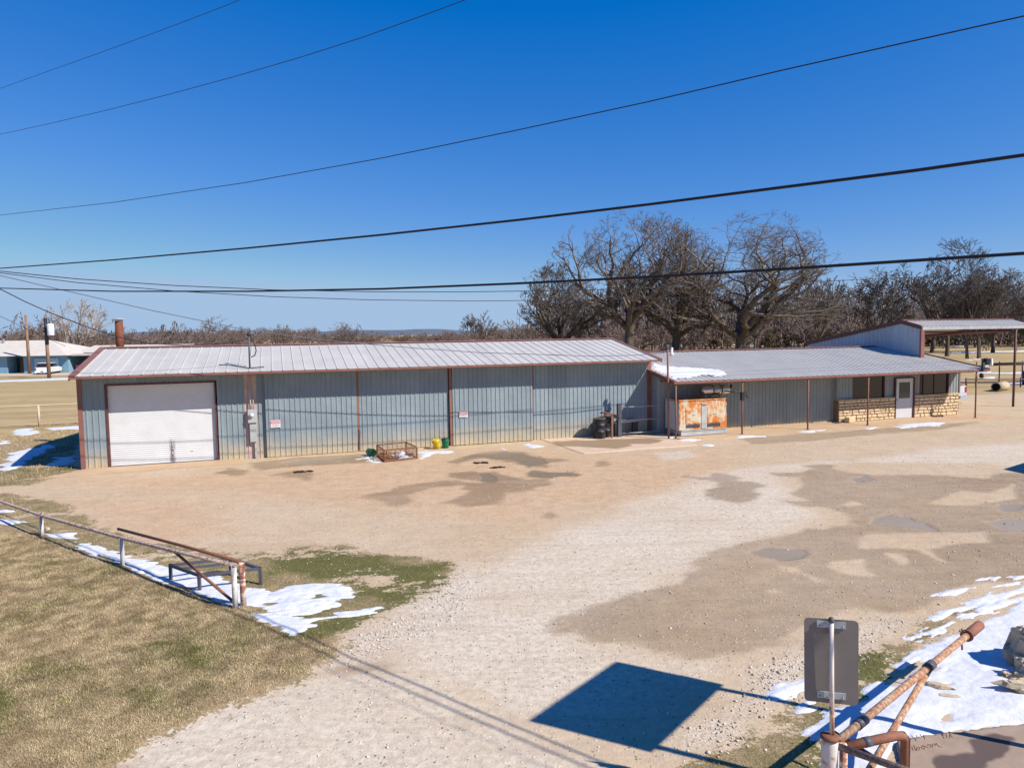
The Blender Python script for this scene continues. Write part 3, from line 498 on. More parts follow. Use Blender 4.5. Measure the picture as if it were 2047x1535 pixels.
fld=k.mix(k.ramp(k.noise(k.coord(scale=(1,2.5,1)),.12,6,.65),.35,.65),C(.44,.33,.165),C(.33,.245,.115))
dry=k.mix(k.attr('fieldm'),dry,fld)
gcol=k.mix(k.ramp(k.math('ADD',k.attr('green'),k.math('MULTIPLY',k.math('SUBTRACT',gn2,.5),.9)),.25,.75),dry,grn)
gm=k.ramp(k.math('ADD',k.attr('grass'),k.math('ADD',k.math('MULTIPLY',k.math('SUBTRACT',gn,.5),2.6),k.math('MULTIPLY',k.math('SUBTRACT',k.noise(v,5,5,.7),.5),2.2))),.40,.56)
c=k.mix(gm,c,gcol)
pm=k.math('MULTIPLY',k.ramp(k.attr('pud'),.15,.85),.8); c=k.mix(pm,c,k.mix(k.ramp(k.attr('wet'),.3,.9),C(.20,.15,.09),k.mix(k.attr('orange'),C(.36,.30,.22),C(.19,.14,.09))))
k.col(c)
rr=k.math('SUBTRACT',.92,k.math('MULTIPLY',k.math('MULTIPLY',k.attr('wet'),k.math('SUBTRACT',1,gm)),.28)); rr=k.mix(pm,rr,C(.3,.3,.3)); k.l(rr,k.b.inputs['Roughness'])
hh=k.math('ADD',k.math('MULTIPLY',nC,.6),k.math('ADD',k.math('MULTIPLY',nB,1.2),k.math('MULTIPLY',stn,.6)))
hh=k.math('MULTIPLY',hh,k.math('SUBTRACT',1,pm)); k.bump(hh,.55,.03)
M['ground']=k.m
fm=np.where((dist>40),1.0,0.0)*mk['lawn']
at={a:mk[a].ravel() for a in ('wet','pud','grass','green','gravel','orange','pale')}; at['fieldm']=fm.ravel()
g_=npmesh('ground',V,F,M['ground'],smooth=True,attrs=at); tag(g_,'caliche yard, dry lawn and fields',kind='structure')
def heightat(x,y):
    m_,h=masks(np.array(x,float),np.array(y,float)); return m_,h
# ---------------- snow: one sheet per patch outline, thicker inside, sunk below the ground outside
def snow_sheet(polys,step,th=.05,name='snow'):
    allv=[];allf=[];base=0
    P=np.concatenate([np.array(p) for p in polys]); lo=P.min(0)-.3; hi=P.max(0)+.3
    sx=np.arange(lo[0],hi[0]+step,step); sy=np.arange(lo[1],hi[1]+step,step)
    A,B=np.meshgrid(sx,sy,indexing='ij')
    d=sdfs(A,B,polys); d=np.minimum(d,-sdfs(A,B,POLY['NOSNOW'])+fbm(A*.6,B*1.4,.22,3,31)*.16+.03)
    sc=min(1,max(.25,step/.06))
    rt_=P[:,0].mean()>0; al,bl=(A*.86+B*.5,-A*.5+B*.86) if rt_ else (A*.9+B*.2,B*1.0-A*.15); e=fbm(al*.6,bl*1.5,.5,4,91)*(.12 if rt_ else .17)+fbm(al*.45,bl*1.7,.14,3,95)*.13; d=d+e-((-.01 if rt_ else -.0-.06*(A<-6.2)) if step<.05 else .08)+(0 if step<.05 else fbm(A*.7,B,.35,3,99)*.34-.03)
    z=heightat(A,B)[1]+np.where(d<0,np.clip(d*.5,-.06,0),.016*sst(0,.07,d))+sst(0,.4,d)*(.015+.03*fbm(A,B,.7,3,77)+.010*fbm(A,B,.22,2,79))
    keep=d>-.06; i2=np.arange(A.size).reshape(A.shape)
    q=keep[:-1,:-1]|keep[1:,:-1]|keep[1:,1:]|keep[:-1,1:]
    Fq=np.stack([i2[:-1,:-1][q],i2[1:,:-1][q],i2[1:,1:][q],i2[:-1,1:][q]],1)
    if len(Fq)==0: return
    Vq=np.stack([A.ravel(),B.ravel(),z.ravel()],1)
    u,inv=np.unique(Fq.ravel(),return_inverse=True)
    return Vq[u],inv.reshape(-1,4)
parts=[];off=0;VV=[];FF=[]
for p in POLY['SNOW']:
    a=np.array(p); ds=np.hypot(*a.mean(0)); ext=(a.max(0)-a.min(0)).max()
    st=.03 if ds<21 else (.06 if ds<25 else (.12 if ds<42 else max(.3,ext/120)))
    r_=snow_sheet([p],st,.03)
    if r_ is None: continue
    VV.append(r_[0]); FF.append(r_[1]+off); off+=len(r_[0])
s_=npmesh('snow',np.concatenate(VV),np.concatenate(FF),M['snow'],smooth=True); tag(s_,'patches of thawing snow on the ground','snow',kind='stuff')
# ---------------- grass blades
rng=np.random.default_rng(5)
def blades(n,x0,x1,y0,y1,mask,hmin,hmax,wd,green=None,dens=None):
    x=rng.uniform(x0,x1,n);y=rng.uniform(y0,y1,n); m_,h=heightat(x,y)
    kp=(np.minimum(m_[mask],1)+fbm(x,y,.3,3,71)*.5*(mask=='grass')>rng.uniform(.35,1.0,n)); kp&=np.abs(x)<y*.78+1.0
    kp&=(sdfs(x,y,POLY['SNOW'])<np.where(x<-5,-.10,.0))
    x=x[kp];y=y[kp];h=h[kp];gr=m_['green'][kp]; N=len(x)
    clump=fbm(x,y,.22,3,55); a=rng.uniform(0,2*np.pi,N); L=rng.uniform(hmin,hmax,N); t=rng.uniform(.2,1.35,N); b=rng.uniform(0,2*np.pi,N)
    dx=np.cos(a)*wd;dy=np.sin(a)*wd
    v0=np.stack([x-dx,y-dy,h-.005],1);v1=np.stack([x+dx,y+dy,h-.005],1)
    v2=np.stack([x+np.cos(b)*np.sin(t)*L,y+np.sin(b)*np.sin(t)*L,h+np.cos(t)*L],1)
    Vb=np.empty((N*3,3));Vb[0::3]=v0;Vb[1::3]=v1;Vb[2::3]=v2
    gv=np.clip((gr+rng.normal(0,.22,N)>.55).astype(float)*rng.uniform(.7,1,N)+(gr+0>0)*0,0,1)
    tone=np.clip(.5+clump*1.1+rng.normal(0,.28,N),0,1)
    return Vb,np.repeat(gv,3),np.repeat(tone,3)
k=NT('grass_blades',.8,0,.2); t_=k.attr('tone'); g2=k.attr('gg')
dc=k.mix(t_,C(.21,.155,.085),C(.58,.46,.285)); gc=k.mix(t_,C(.08,.09,.02),C(.24,.235,.07)); k.col(k.mix(g2,dc,gc)); M['blade']=k.m
B_=[blades(950000,-14,2.6,5.5,17,'lawn',.018,.05,.0045),blades(260000,-15,10,5.5,20,'grass',.015,.05,.005),blades(60000,-26,-14,16,40,'grass',.05,.14,.008)]
Vb=np.concatenate([b[0] for b in B_]); o_=npmesh('grass',Vb,np.arange(len(Vb)).reshape(-1,3),M['blade'],attrs={'gg':np.concatenate([b[1] for b in B_]),'tone':np.concatenate([b[2] for b in B_])})
tag(o_,'short winter grass blades','grass',kind='stuff')
# ---------------- loose stones
def stones(n,box,fn,smin,smax,seed):
    r=np.random.default_rng(seed); x=r.uniform(box[0],box[1],n);y=r.uniform(box[2],box[3],n); m_,h=heightat(x,y)
    kp=fn(m_,x,y,r)&(np.abs(x)<y*.78+1)&(sdfs(x,y,POLY['SNOW'])<-.02); x=x[kp];y=y[kp];h=h[kp];N=len(x)
    s=smin*(smax/smin)**(r.uniform(0,1,N)**2.2)
    D=np.array([(1,0,0),(-1,0,0),(0,1,0),(0,-1,0),(0,0,1),(0,0,-1)],float)
    J=D[None]*s[:,None,None]*r.uniform(.6,1.25,(N,6,1))*np.array([1,1,.6])+r.normal(0,.12,(N,6,3))*s[:,None,None]
    a=r.uniform(0,6.28,N);ca=np.cos(a)[:,None];sa=np.sin(a)[:,None]
    JX=J[:,:,0]*ca-J[:,:,1]*sa;JY=J[:,:,0]*sa+J[:,:,1]*ca
    Vs=np.stack([JX+x[:,None],JY+y[:,None],J[:,:,2]+h[:,None]+s[:,None]*.25],2).reshape(-1,3)
    f=np.array([(0,2,4),(2,1,4),(1,3,4),(3,0,4),(2,0,5),(1,2,5),(3,1,5),(0,3,5)])
    return Vs,(f[None]+(np.arange(N)*6)[:,None,None]).reshape(-1,3),np.repeat(r.uniform(0,1,N),6)
k=NT('loose_stone',.95,0,.2); t_=k.attr('tone'); k.col(k.mix(t_,C(.34,.26,.18),C(.70,.64,.53))); M['pebble']=k.m
S_=[stones(60000,(-7,9,5.5,15),lambda m,x,y,r:(m['gravel']>r.uniform(.2,1,len(x)))&(m['pud']<.2),.007,.03,1),
    stones(22000,(-12,16,5.5,30),lambda m,x,y,r:(m['lawn']<.3)&(r.uniform(0,1,len(x))<.45+.3*m['wet']),.006,.03,2),
    stones(1200,(2,7,6,10),lambda m,x,y,r:(m['gravel']>.1)&(r.uniform(0,1,len(x))<.5),.014,.038,3)]
off=0;VV=[];FF=[];TT=[]
for a,b,c_ in S_: VV.append(a);FF.append(b+off);TT.append(c_);off+=len(a)
o_=npmesh('gravel',np.concatenate(VV),np.concatenate(FF),M['pebble'],attrs={'tone':np.concatenate(TT)}); tag(o_,'loose pale stones scattered over the yard','gravel',kind='stuff')
# burnt black spots of debris on the dirt
k=NT('charred_ash',.95,0,.2); k.col(C(.035,.022,.015)); M['ash']=k.m
for (x,y,sx) in ASH:
    r=random.Random(int(x*100)); mb=MB()
    for i in range(16):
        a=r.uniform(0,6.28); q=r.random()**.7*sx; mb.box((x+q*math.cos(a),y+q*.5*math.sin(a),.006+r.random()*.02),(r.uniform(.05,.16),r.uniform(.04,.1),r.uniform(.015,.04)),r.uniform(0,3),r.uniform(-.2,.2))
    o_=mb.build('charred_debris',M['ash']); tag(o_,ASHLAB[(x,y,sx)],'debris','scraps of charred debris on the dirt')
# ---------------- concrete
mb=MB(FR)
mb.prism([(.2,-.02,.0),(5.3,-.02,.0),(5.35,-1.0,.0),(2.5,-1.25,.0),(-.9,-1.35,.0)],(0,0,.03)); tag(mb.build('apron',M['concrete']),kind='structure')
# pad by the office and walkway
PADP=[(1.02,31.45),(2.72,27.05),(4.9,27.9),(7.55,28.75),(6.4,32.4),(3.5,32.0)]
A,B=np.meshgrid(np.arange(.8,7.8,.06),np.arange(26.8,32.6,.06),indexing='ij'); dn=sdf(A,B,PADP)+fbm(A,B,.6,4,8)*.06
dk=sst(-.05,.12,np.maximum(sdf(A,B,PADDARK[0]),sdf(A,B,PADDARK[1]))+fbm(A,B,.8,4,14)*.22)
zz=np.where(dn>0,.022,.022+np.clip(dn*4,-.2,0)); i2=np.arange(A.size).reshape(A.shape); kp=dn>-.1; q=kp[:-1,:-1]&kp[1:,1:]
Fq=np.stack([i2[:-1,:-1][q],i2[1:,:-1][q],i2[1:,1:][q],i2[:-1,1:][q]],1)
k=NT('pad_concrete',.8,0,.3); v=k.coord(); n=k.noise(v,1.6,6,.65); c=k.mix(k.ramp(n,.3,.7),C(.62,.47,.34),C(.50,.37,.26)); c=k.mix(k.math('MULTIPLY',k.attr('dk'),.85),c,C(.24,.165,.095)); k.col(c); k.bump(k.noise(v,40,3,.6),.2,.01); M['pad2']=k.m
tag(npmesh('concrete_pad',np.stack([A.ravel(),B.ravel(),zz.ravel()],1),Fq,M['pad2'],attrs={'dk':dk.ravel()}),kind='structure')
mb=MB(FR); mb.prism([(23.2,-2.55,0),(42.6,-2.75,0),(42.6,3,0),(23.2,3,0)],(0,0,.035)); tag(mb.build('walkway',M['concrete']),kind='structure')
mb=MB(FR); mb.prism([(6.3,-.35,0),(13.6,-.25,0),(13.6,-.03,0),(6.3,-.03,0)],(0,0,.012)); tag(mb.build('door_sill_strip',M['concrete']),kind='structure')
# sidewalk slab with wet area and scratched writing
P_=np.array(SLAB); lo=P_.min(0);hi=P_.max(0); sx=np.arange(lo[0]-.1,hi[0]+.1,.025); sy=np.arange(lo[1]-.1,hi[1]+.1,.025); A,B=np.meshgrid(sx,sy,indexing='ij')
dn=sdf(A,B,SLAB)+fbm(A,B,.3,3,3)*.02; dk=sst(-.02,.03,sdf(A,B,SLABDARK)+fbm(A,B,.25,4,4)*.07)
zz=np.where(dn>0,.06,.06+np.clip(dn*6,-.2,0)); i2=np.arange(A.size).reshape(A.shape); kp=dn>-.06; q=kp[:-1,:-1]&kp[1:,1:]&kp[1:,:-1]&kp[:-1,1:]
Fq=np.stack([i2[:-1,:-1][q],i2[1:,:-1][q],i2[1:,1:][q],i2[:-1,1:][q]],1)
k=NT('sidewalk_concrete',.85,0,.3); v=k.coord(); n=k.noise(v,5,6,.65); n2=k.noise(v,70,3,.6)
c=k.mix(k.ramp(n,.3,.7),C(.36,.27,.20),C(.28,.21,.155)); c=k.mix(k.math('MULTIPLY',k.attr('dk'),.9),c,C(.085,.06,.055)); k.col(c); k.bump(n2,.25,.01); M['slab']=k.m
o_=npmesh('sidewalk',np.stack([A.ravel(),B.ravel(),zz.ravel()],1),Fq,M['slab'],attrs={'dk':dk.ravel()}); tag(o_,kind='structure')
mb=MB()
for a_,b_,lab in ((0,7,'scratched cursive word in the concrete slab behind the brown hoop'),(7,11,'two scratched marks above the left of the cursive word in the concrete slab'),(11,16,'scratched marks at the upper right of the cursive word in the concrete slab')):
    mb=MB()
    for st in STROKES[a_:b_]: mb.tube([(x,y,.0605) for x,y in st],.0045,5)
    tag(mb.build('scratched_writing',M['rust']),lab,'writing')
# far pale roads and hills
k=NT('pale_road',.95,0,.1); k.col(C(.50,.42,.33)); M['road']=k.m
mb=MB(); mb.add([(-140,100,.02),(-60,92,.02),(-30,92,.02),(-30,96,.02),(-60,99,.02),(-140,110,.02)],[(0,1,2,3,4,5)]); tag(mb.build('road',M['road'],recalc=False),kind='structure')
k=NT('hazed_hills',1,0,0); v=k.coord(); n=k.noise(v,.01,4,.6); k.col(k.mix(n,C(.10,.13,.17),C(.14,.16,.19))); M['hill']=k.m  # blue-grey tone puts the distance haze into the hill colour
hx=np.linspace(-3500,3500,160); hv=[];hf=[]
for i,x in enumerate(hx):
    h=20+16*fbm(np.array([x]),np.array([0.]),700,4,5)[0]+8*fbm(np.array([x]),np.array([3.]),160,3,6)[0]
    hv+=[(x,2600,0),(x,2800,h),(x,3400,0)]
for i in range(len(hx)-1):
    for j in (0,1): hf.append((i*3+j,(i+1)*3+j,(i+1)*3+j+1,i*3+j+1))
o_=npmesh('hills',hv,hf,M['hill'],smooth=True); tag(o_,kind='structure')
# ================================================================ BUILDINGS
def ribs(mb, p0, du, L, up, nrm, pitch=.2, d=.025, rw=.035, fl=.012, start=0.0):
    """ribbed metal sheet: profile runs along du (length L), extruded along 'up' (a vector), ribs stand out along nrm"""
    p0=Vector(p0); du=Vector(du).normalized(); up=Vector(up); nrm=Vector(nrm).normalized()
    pr=[(0,0)]; x=start if start>0 else pitch/2
    while x+rw+2*fl<L:
        pr+=[(x,0),(x+fl,d),(x+fl+rw,d),(x+2*fl+rw,0)]; x+=pitch
    pr.append((L,0)); n=len(pr)
    vs=[p0+du*a+nrm*b for a,b in pr]+[p0+du*a+nrm*b+up for a,b in pr]
    mb.add(vs,[(i,i+1,n+i+1,n+i) for i in range(n-1)]); return mb
OUT=(0,-1,0); U=(1,0,0)
shop = thing('metal_workshop','long low blue-grey metal workshop with a white roller door at its left end','workshop',FR)
# --- front wall
mb=MB(FR)
ribs(mb,(.12,0,0),U,.73,(0,0,3.36),OUT,.2)
ribs(mb,(.82,0,3.06),U,3.81,(0,0,.3),OUT,.2)
ribs(mb,(4.62,0,0),U,.96,(0,0,3.36),OUT,.2)
ribs(mb,(6.02,0,0),U,.2,(0,0,3.36),OUT,.2,start=.06)
for a,b in ((9.78,9.96),(13.6,13.74),(17.25,17.42)): mb.bb((a,.01,0),(b,.05,3.36))
mb.bb((6.2,.02,0),(22.9,.10,3.4))
mb.build('wall',M['blue'],shop,recalc=False)
mb=MB(FR); mb.add([(0,0,0),(0,8.1,0),(0,8.1,3.4),(0,3.96,4.24),(0,0,3.36)],[(0,1,2,3,4)]); mb.add([(23.14,0,0),(23.14,8.1,0),(23.14,8.1,3.4),(23.14,3.96,4.24),(23.14,0,3.36)],[(0,1,2,3,4)])
mb.bb((0,8.05,0),(23.14,8.12,3.36)); mb.build('side_wall',M['blue'],shop)
# pinkish service panel with battens
mb=MB(FR); ribs(mb,(5.58,-.002,0),U,.44,(0,0,3.36),OUT,.16,.02,.025); mb.build('service_panel',M['cream'],shop,recalc=False)
# corner and door trims
for nm,a,b,w0 in (('corner_trim',-.02,.13,-.04),('corner_trim',22.9,23.16,-.05),('post_trim',9.80,9.90,-.11),('post_trim',13.60,13.70,-.20),('post_trim',17.28,17.36,-.10)):
    mb=MB(FR); mb.bb((a,w0,0 if nm!='x' else 0),(b,.06,3.37)); o=mb.build(nm,M['trim'] if nm=='corner_trim' else M['postrust'],shop)
mb=MB(FR)
mb.bb((.86,-.035,0),(.93,.12,3.04)); mb.bb((4.53,-.035,0),(4.58,.12,3.04)); mb.bb((.93,-.04,3.0),(4.53,.12,3.06)); mb.build('door_frame',M['trimdark'],shop)
# roller shutter, corrugated
mb=MB(FR); z=.03; pr=[]
while z<2.99: pr+=[(z,.10),(z+.02,.091),(z+.05,.091),(z+.07,.10)]; z+=.078
n=len(pr); vs=[(.93,w_,z_) for z_,w_ in pr]+[(4.53,w_,z_) for z_,w_ in pr]; mb.add(vs,[(i,i+1,n+i+1,n+i) for i in range(n-1)])
sh=mb.build('roller_door',M['shutter'],shop,recalc=False)
mb=MB(FR); mb.bb((3.62,.075,.42),(3.70,.09,.44)); mb.build('handle',M['galv'],sh)
# bay doors
def bay(u0,u1,w0,tilt=0,mat='bay',z1=3.3,z0=.03,gap=True):
    mb=MB(FR); L=u1-u0; dv=Vector((math.cos(tilt),math.sin(tilt),0)); nr=Vector((math.sin(tilt),-math.cos(tilt),0))
    ribs(mb,(u0,w0,z0),dv,L,(0,0,z1-z0),nr,.197,.022,.03,.01)
    p=Vector((u0,w0,z0))
    for a,b in ((0,0),(L,0)):
        q=p+dv*a; mb.add([q,q-nr*.12,q-nr*.12+Vector((0,0,z1-z0)),q+Vector((0,0,z1-z0))],[(0,1,2,3)])
    mb.add([p,p+dv*L,p+dv*L-nr*.12,p-nr*.12],[(0,1,2,3)])
    return mb.build('bay_door',M[mat],shop,recalc=False)
bay(6.34,9.80,-.135,.006); bay(9.90,13.56,-.10); bay(13.72,17.27,-.22,.0); bay(17.37,22.92,-.10,z0=0)
mb=MB(FR); mb.tube([(9.86,-.14,.95),(9.90,-.16,.8),(9.86,-.15,.5),(9.83,-.14,.1)],.014,5); mb.build('hanging_strap',M['char'],shop)
# roof with raised ribs
def roof(par,u0,u1,we,ze,wr,zr,wb,zb,pitch,mat,frontname='roof',d=.02,rwid=.02,start=0):
    mb=MB(FR)
    for (wa,za,wc,zc) in ((we,ze,wr,zr),(wb,zb,wr,zr)):
        up=Vector((0,wc-wa,zc-za)); nr=Vector((1,0,0)).cross(up).normalized()
        if nr.z<0: nr=-nr
        ribs(mb,(u0,wa,za),U,u1-u0,up,nr,pitch,d,rwid,.018,start)
        mb.add([(u0,wa,za-.02),(u1,wa,za-.02),(u1,wc,zc-.02),(u0,wc,zc-.02)],[(0,1,2,3)])
    return mb.build(frontname,mat,par,recalc=False)
rf=roof(shop,0.0,23.17,-.92,3.40,3.96,4.31,8.85,3.40,.4,M['roof'])
def fasc(par,u0,u1,we,ze,h=.09,m='trim',nm='eave_trim'):
    mb=MB(FR); mb.bb((u0,we-.035,ze-h),(u1,we-.002,ze-.006)); mb.bb((u0,we-.035,ze-h),(u1,we+.1,ze-h+.01)); return mb.build(nm,M[m],par)
fasc(shop,-.02,23.2,-.92,3.40)
def rake(par,u,wa,za,wr,zr,wb,zb,wd=.3,h=.16,m='trim',side=1,nm='rake_trim'):
    mb=MB(FR)
    for (a,b,c,d_) in ((wa,za,wr,zr),(wb,zb,wr,zr)):
        uin=u+side*wd
        top=[(u,a,b+.045),(uin,a,b+.045),(uin,c,d_+.045),(u,c,d_+.045)]
        mb.add(top+[(x,y,z-.012) for x,y,z in top],[(0,1,2,3),(4,7,6,5),(0,4,5,1),(1,5,6,2)])
        o=u-side*.02
        mb.add([(o,a,b+.05),(o,c,d_+.05),(o,c,d_-h),(o,a,b-h),(u,a,b+.05),(u,c,d_+.05),(u,c,d_-h),(u,a,b-h)],[(0,1,2,3),(4,7,6,5),(0,4,5,1),(3,2,6,7),(0,3,7,4)])
    return mb.build(nm,M[m],par)
rake(shop,-.02,-.96,3.39,3.96,4.31,8.85,3.40,.2,.14); rake(shop,23.19,-.96,3.39,3.96,4.31,8.85,3.40,.14,.12,side=-1)
def ridge(par,u0,u1,wr,zr,sl,wd=.2,m='trim'):
    mb=MB(FR); mb.add([(u0,wr-wd,zr-wd*sl+.045),(u1,wr-wd,zr-wd*sl+.045),(u1,wr,zr+.055),(u0,wr,zr+.055),(u1,wr+wd,zr-wd*sl+.045),(u0,wr+wd,zr-wd*sl+.045)],[(0,1,2,3),(3,2,4,5)]); return mb.build('ridge_cap',M[m],par,recalc=False)
ridge(shop,-.02,23.2,3.96,4.31,.186,.22)
mb=MB(FR); mb.bb((0,-.9,3.33),(23.15,.02,3.34)); mb.build('soffit',M['galv'],shop)
# chimney stack through the back slope
mb=MB(FR); mb.lathe((.52,5,4.0),[(.155,0),(.155,1.42)],20); ch=mb.build('chimney',M['chim'],shop)
mb=MB(FR); mb.lathe((.52,5,5.46),[(.15,-.04),(.15,.0),(.16,.03),(.27,.05),(.26,.07),(.0,.10)],20); mb.build('rain_cap',M['galv'],ch)
# ---- electric service on the wall
em=thing('electric_meter','grey electric meter and breaker box with a mast through the roof beside the roller door','electric meter',FR@Matrix.Translation((5.85,-.03,.0)))
mb=MB(FR); mb.bb((5.69,-.20,1.40),(6.02,-.045,1.92)); o=mb.build('meter_box',M['boxgrey'],em); MB().bevel(o)
mb=MB(FR); mb.lathe((5.83,-.20,1.70),[(.085,0),(.085,.05),(.07,.09),(.0,.11)],16,M=Matrix.Rotation(R(90),4,'X')); mb.build('meter_dial',M['bulb'],o)
mb=MB(FR); mb.bb((5.74,-.17,.66),(5.98,-.045,1.345)); o=mb.build('breaker_box',M['galv'],em); MB().bevel(o)
mb=MB(FR); mb.bb((5.90,-.12,.0),(5.96,-.06,.66)); mb.build('ground_conduit',M['galv'],em)
mb=MB(FR); mb.tube([(5.80,-.12,1.92),(5.80,-.12,2.25),(5.80,-.10,3.33)],.028,8); mb.build('conduit',M['galv'],em)
mb=MB(FR); mb.tube([(5.90,-.12,1.92),(5.90,-.12,2.5)],.02,8); mb.build('conduit',M['galv'],em)
mb=MB(FR); mb.tube([(5.84,-.35,3.35),(5.85,-.35,4.72)],.035,10); mb.build('mast',M['char'],em)
mb=MB(FR); mb.lathe((5.85,-.35,4.72),[(.05,0),(.075,.03),(.075,.08),(.03,.13)],12); mb.tube([(5.88,-.36,4.76),(5.97,-.37,4.6),(6.06,-.37,4.35),(6.09,-.36,4.15),(6.03,-.35,3.98),(5.9,-.35,3.92)],.02,7); mb.build('weatherhead',M['black'],em)
mb=MB(FR); mb.tube([(5.84,-.62,3.505),(5.2,-.3,3.62),(4.75,-.2,3.66)],.018,6); mb.tube([(5.84,-.55,3.52),(6.35,-.45,3.545)],.02,6); mb.build('mast_brace',M['black'],em)
# ---- notice signs
def textmesh(mb_M,s,size,mat,par,name='lettering'):
    cu=bpy.data.curves.new('t','FONT'); cu.body=s; cu.size=size; cu.align_x='CENTER'; cu.align_y='CENTER'; cu.extrude=.0012
    ob=bpy.data.objects.new('t',cu); COL.objects.link(ob); dg=bpy.context.evaluated_depsgraph_get(); me=bpy.data.meshes.new_from_object(ob.evaluated_get(dg)); bpy.data.objects.remove(ob)
    me.transform(rootm(par).inverted()@mb_M); me.materials.clear(); me.materials.append(mat); me.name=name
    o=bpy.data.objects.new(name,me); COL.objects.link(o); o.parent=par; return o
for u0,w0,zt,hh,tl,lab in ((6.50,-.175,1.46,.29,-.02,'faded red and white NOTICE sign on the first bay door, right of the electric meter'),(13.99,-.26,1.475,.28,.02,'faded red and white NOTICE sign on the bay door right of the green bucket')):
    W_=.365; MM=FR@Matrix.Translation((u0+W_/2,w0,zt-hh/2))@Matrix.Rotation(tl,4,'Y')@Matrix.Rotation(R(90),4,'X')
    s=thing('notice_sign',lab,'sign',MM,'notice signs on the bay doors')
    mb=MB(MM); mb.box((0,0,0),(W_,hh,.006)); mb.build('plate',M['paper'],s)
    mb=MB(MM); mb.box((0,.068,.0045),(W_-.012,.125,.003)); mb.build('header',M['red'],s)
    textmesh(MM@Matrix.Translation((0,.07,.0075)),'NOTICE',.10,M['inkw'],s)
    mb=MB(MM)
    for i in range(4): mb.box((-.02 if i%2 else -.005,-.025-.028*i,.0042),(.27-.05*(i%2),.009,.002))
    mb.build('small_print',M['ink'],s)
# ================================================================ OFFICE
off=thing('office_building','low metal office wing with cream stone wainscot and porch on the right','office',FR@Matrix.Translation((23.2,0,0)))
WW=-.6
mb=MB(FR)
ribs(mb,(23.16,WW,.03),U,10.9,(0,0,2.7),OUT,.2,.02,.03,.012)
WR=-.84
ribs(mb,(33.1,WR,1.05),U,.96,(0,0,1.55),OUT,.2,.02,.03,.012); ribs(mb,(36.12,WR,1.05),U,.60,(0,0,1.6),OUT,.2,.02,.03,.012)
ribs(mb,(34.06,WR,2.32),U,2.06,(0,0,.4),OUT,.2,.02,.03); ribs(mb,(36.72,WR,2.12),U,1.2,(0,0,.6),OUT,.2,.02,.03); mb.add([(33.1,WW,0),(33.1,WR,0),(33.1,WR,2.7),(33.1,WW,2.7)],[(0,1,2,3)])
ribs(mb,(37.92,WR,1.1),U,.50,(0,0,1.6),OUT,.2,.02,.03); ribs(mb,(38.44,WR,2.34),U,2.0,(0,0,.4),OUT,.2,.02,.03)
ribs(mb,(40.44,WR,1.1),U,.72,(0,0,1.6),OUT,.2,.02,.03,start=.08)
mb.add([(41.16,WR,0),(41.16,8.8,0),(41.16,8.8,2.62),(41.16,3.8,3.5),(41.16,WR,2.72)],[(0,1,2,3,4)])
mb.add([(23.17,WW,0),(23.17,0,0),(23.17,0,2.9),(23.17,WW,2.8)],[(0,1,2,3)])
mb.bb((23.2,8.6,0),(41.16,8.7,2.6)); mb.build('wall',M['office'],off,recalc=False)
mb=MB(FR); mb.bb((33.2,WW+.18,0),(41.1,WW+.2,2.7)); mb.build('dark_interior_sheet',M['dark'],off)  # black sheet standing in for the unlit room behind the office front
mb=MB(FR); mb.bb((41.10,WR-.03,1.1),(41.2,WR+.12,2.7)); mb.build('corner_trim',M['trim'],off)
roof(off,22.95,41.25,-2.4,2.50,3.8,3.58,10,2.5,.3,M['roof2'],start=.1)
fasc(off,22.93,41.28,-2.4,2.50,.11)
rake(off,22.93,-2.42,2.49,3.8,3.58,10,2.5,.12,.12); rake(off,41.27,-2.42,2.49,3.8,3.58,10,2.5,.06,.10,m='trimdark',side=-1)
ridge(off,22.95,40.1,3.8,3.58,.174,.2)
mb=MB(FR); mb.bb((23.0,-2.36,2.36),(41.2,-2.30,2.45))
for i in range(13): mb.bb((23.3+i*1.48,-2.3,2.38+.0),(23.36+i*1.48,-.62,2.44))
mb.build('porch_beam',M['postrust'],off)
for u in (23.05,26.43,30.02,33.52,40.45):
    mb=MB(FR); mb.tube([(u,-2.36,.02),(u,-2.36,2.42)],.037,10); mb.box((u,-2.36,.04),(.16,.16,.012)); mb.build('porch_post',M['postrust'],off)
# stone wainscot, block by block
def stonewall(p0,dv,L,H,nrm,seed,name='stone_wainscot'):
    r=random.Random(seed); dv=Vector(dv); nrm=Vector(nrm)
    mb=MB(FR); p0=Vector(p0)
    back=MB(FR); back.prism([p0-nrm*.0,p0+dv*L,p0+dv*L-nrm*.33,p0-nrm*.33],(0,0,H-.01)); bo=back.build('mortar_backing',M['mortar'],off)
    z=.0; row=0
    while z<H-.02:
        h=min(r.uniform(.13,.2),H-z); 
        if H-z-h<.08: h=H-z
        x=0
        while x<L:
            l=min(r.uniform(.18,.42),L-x)
            if L-x-l<.1: l=L-x
            g=.013; dd=r.uniform(.02,.06); a=p0+dv*(x+g)+Vector((0,0,z+g)); b=p0+dv*(x+l-g)+Vector((0,0,z+h-g))
            c=.014; j=lambda: r.uniform(-.006,.006); w_=b-a
            P=[a-nrm*.05, a+dv*(l-2*g)-nrm*.05, b-nrm*.05, a+Vector((0,0,h-2*g))-nrm*.05]
            Q=[a+dv*c+Vector((0,0,c))+nrm*(dd+j()), a+dv*(l-2*g-c)+Vector((0,0,c))+nrm*(dd+j()), b-dv*c-Vector((0,0,c))+nrm*(dd+j()), a+dv*c+Vector((0,0,h-2*g-c))+nrm*(dd+j())]
            mb.add(P+Q,[(0,1,2,3),(4,5,6,7),(0,1,5,4),(1,2,6,5),(2,3,7,6),(3,0,4,7)]); x+=l
        z+=h
    mb.build(name,M['stone'],off)
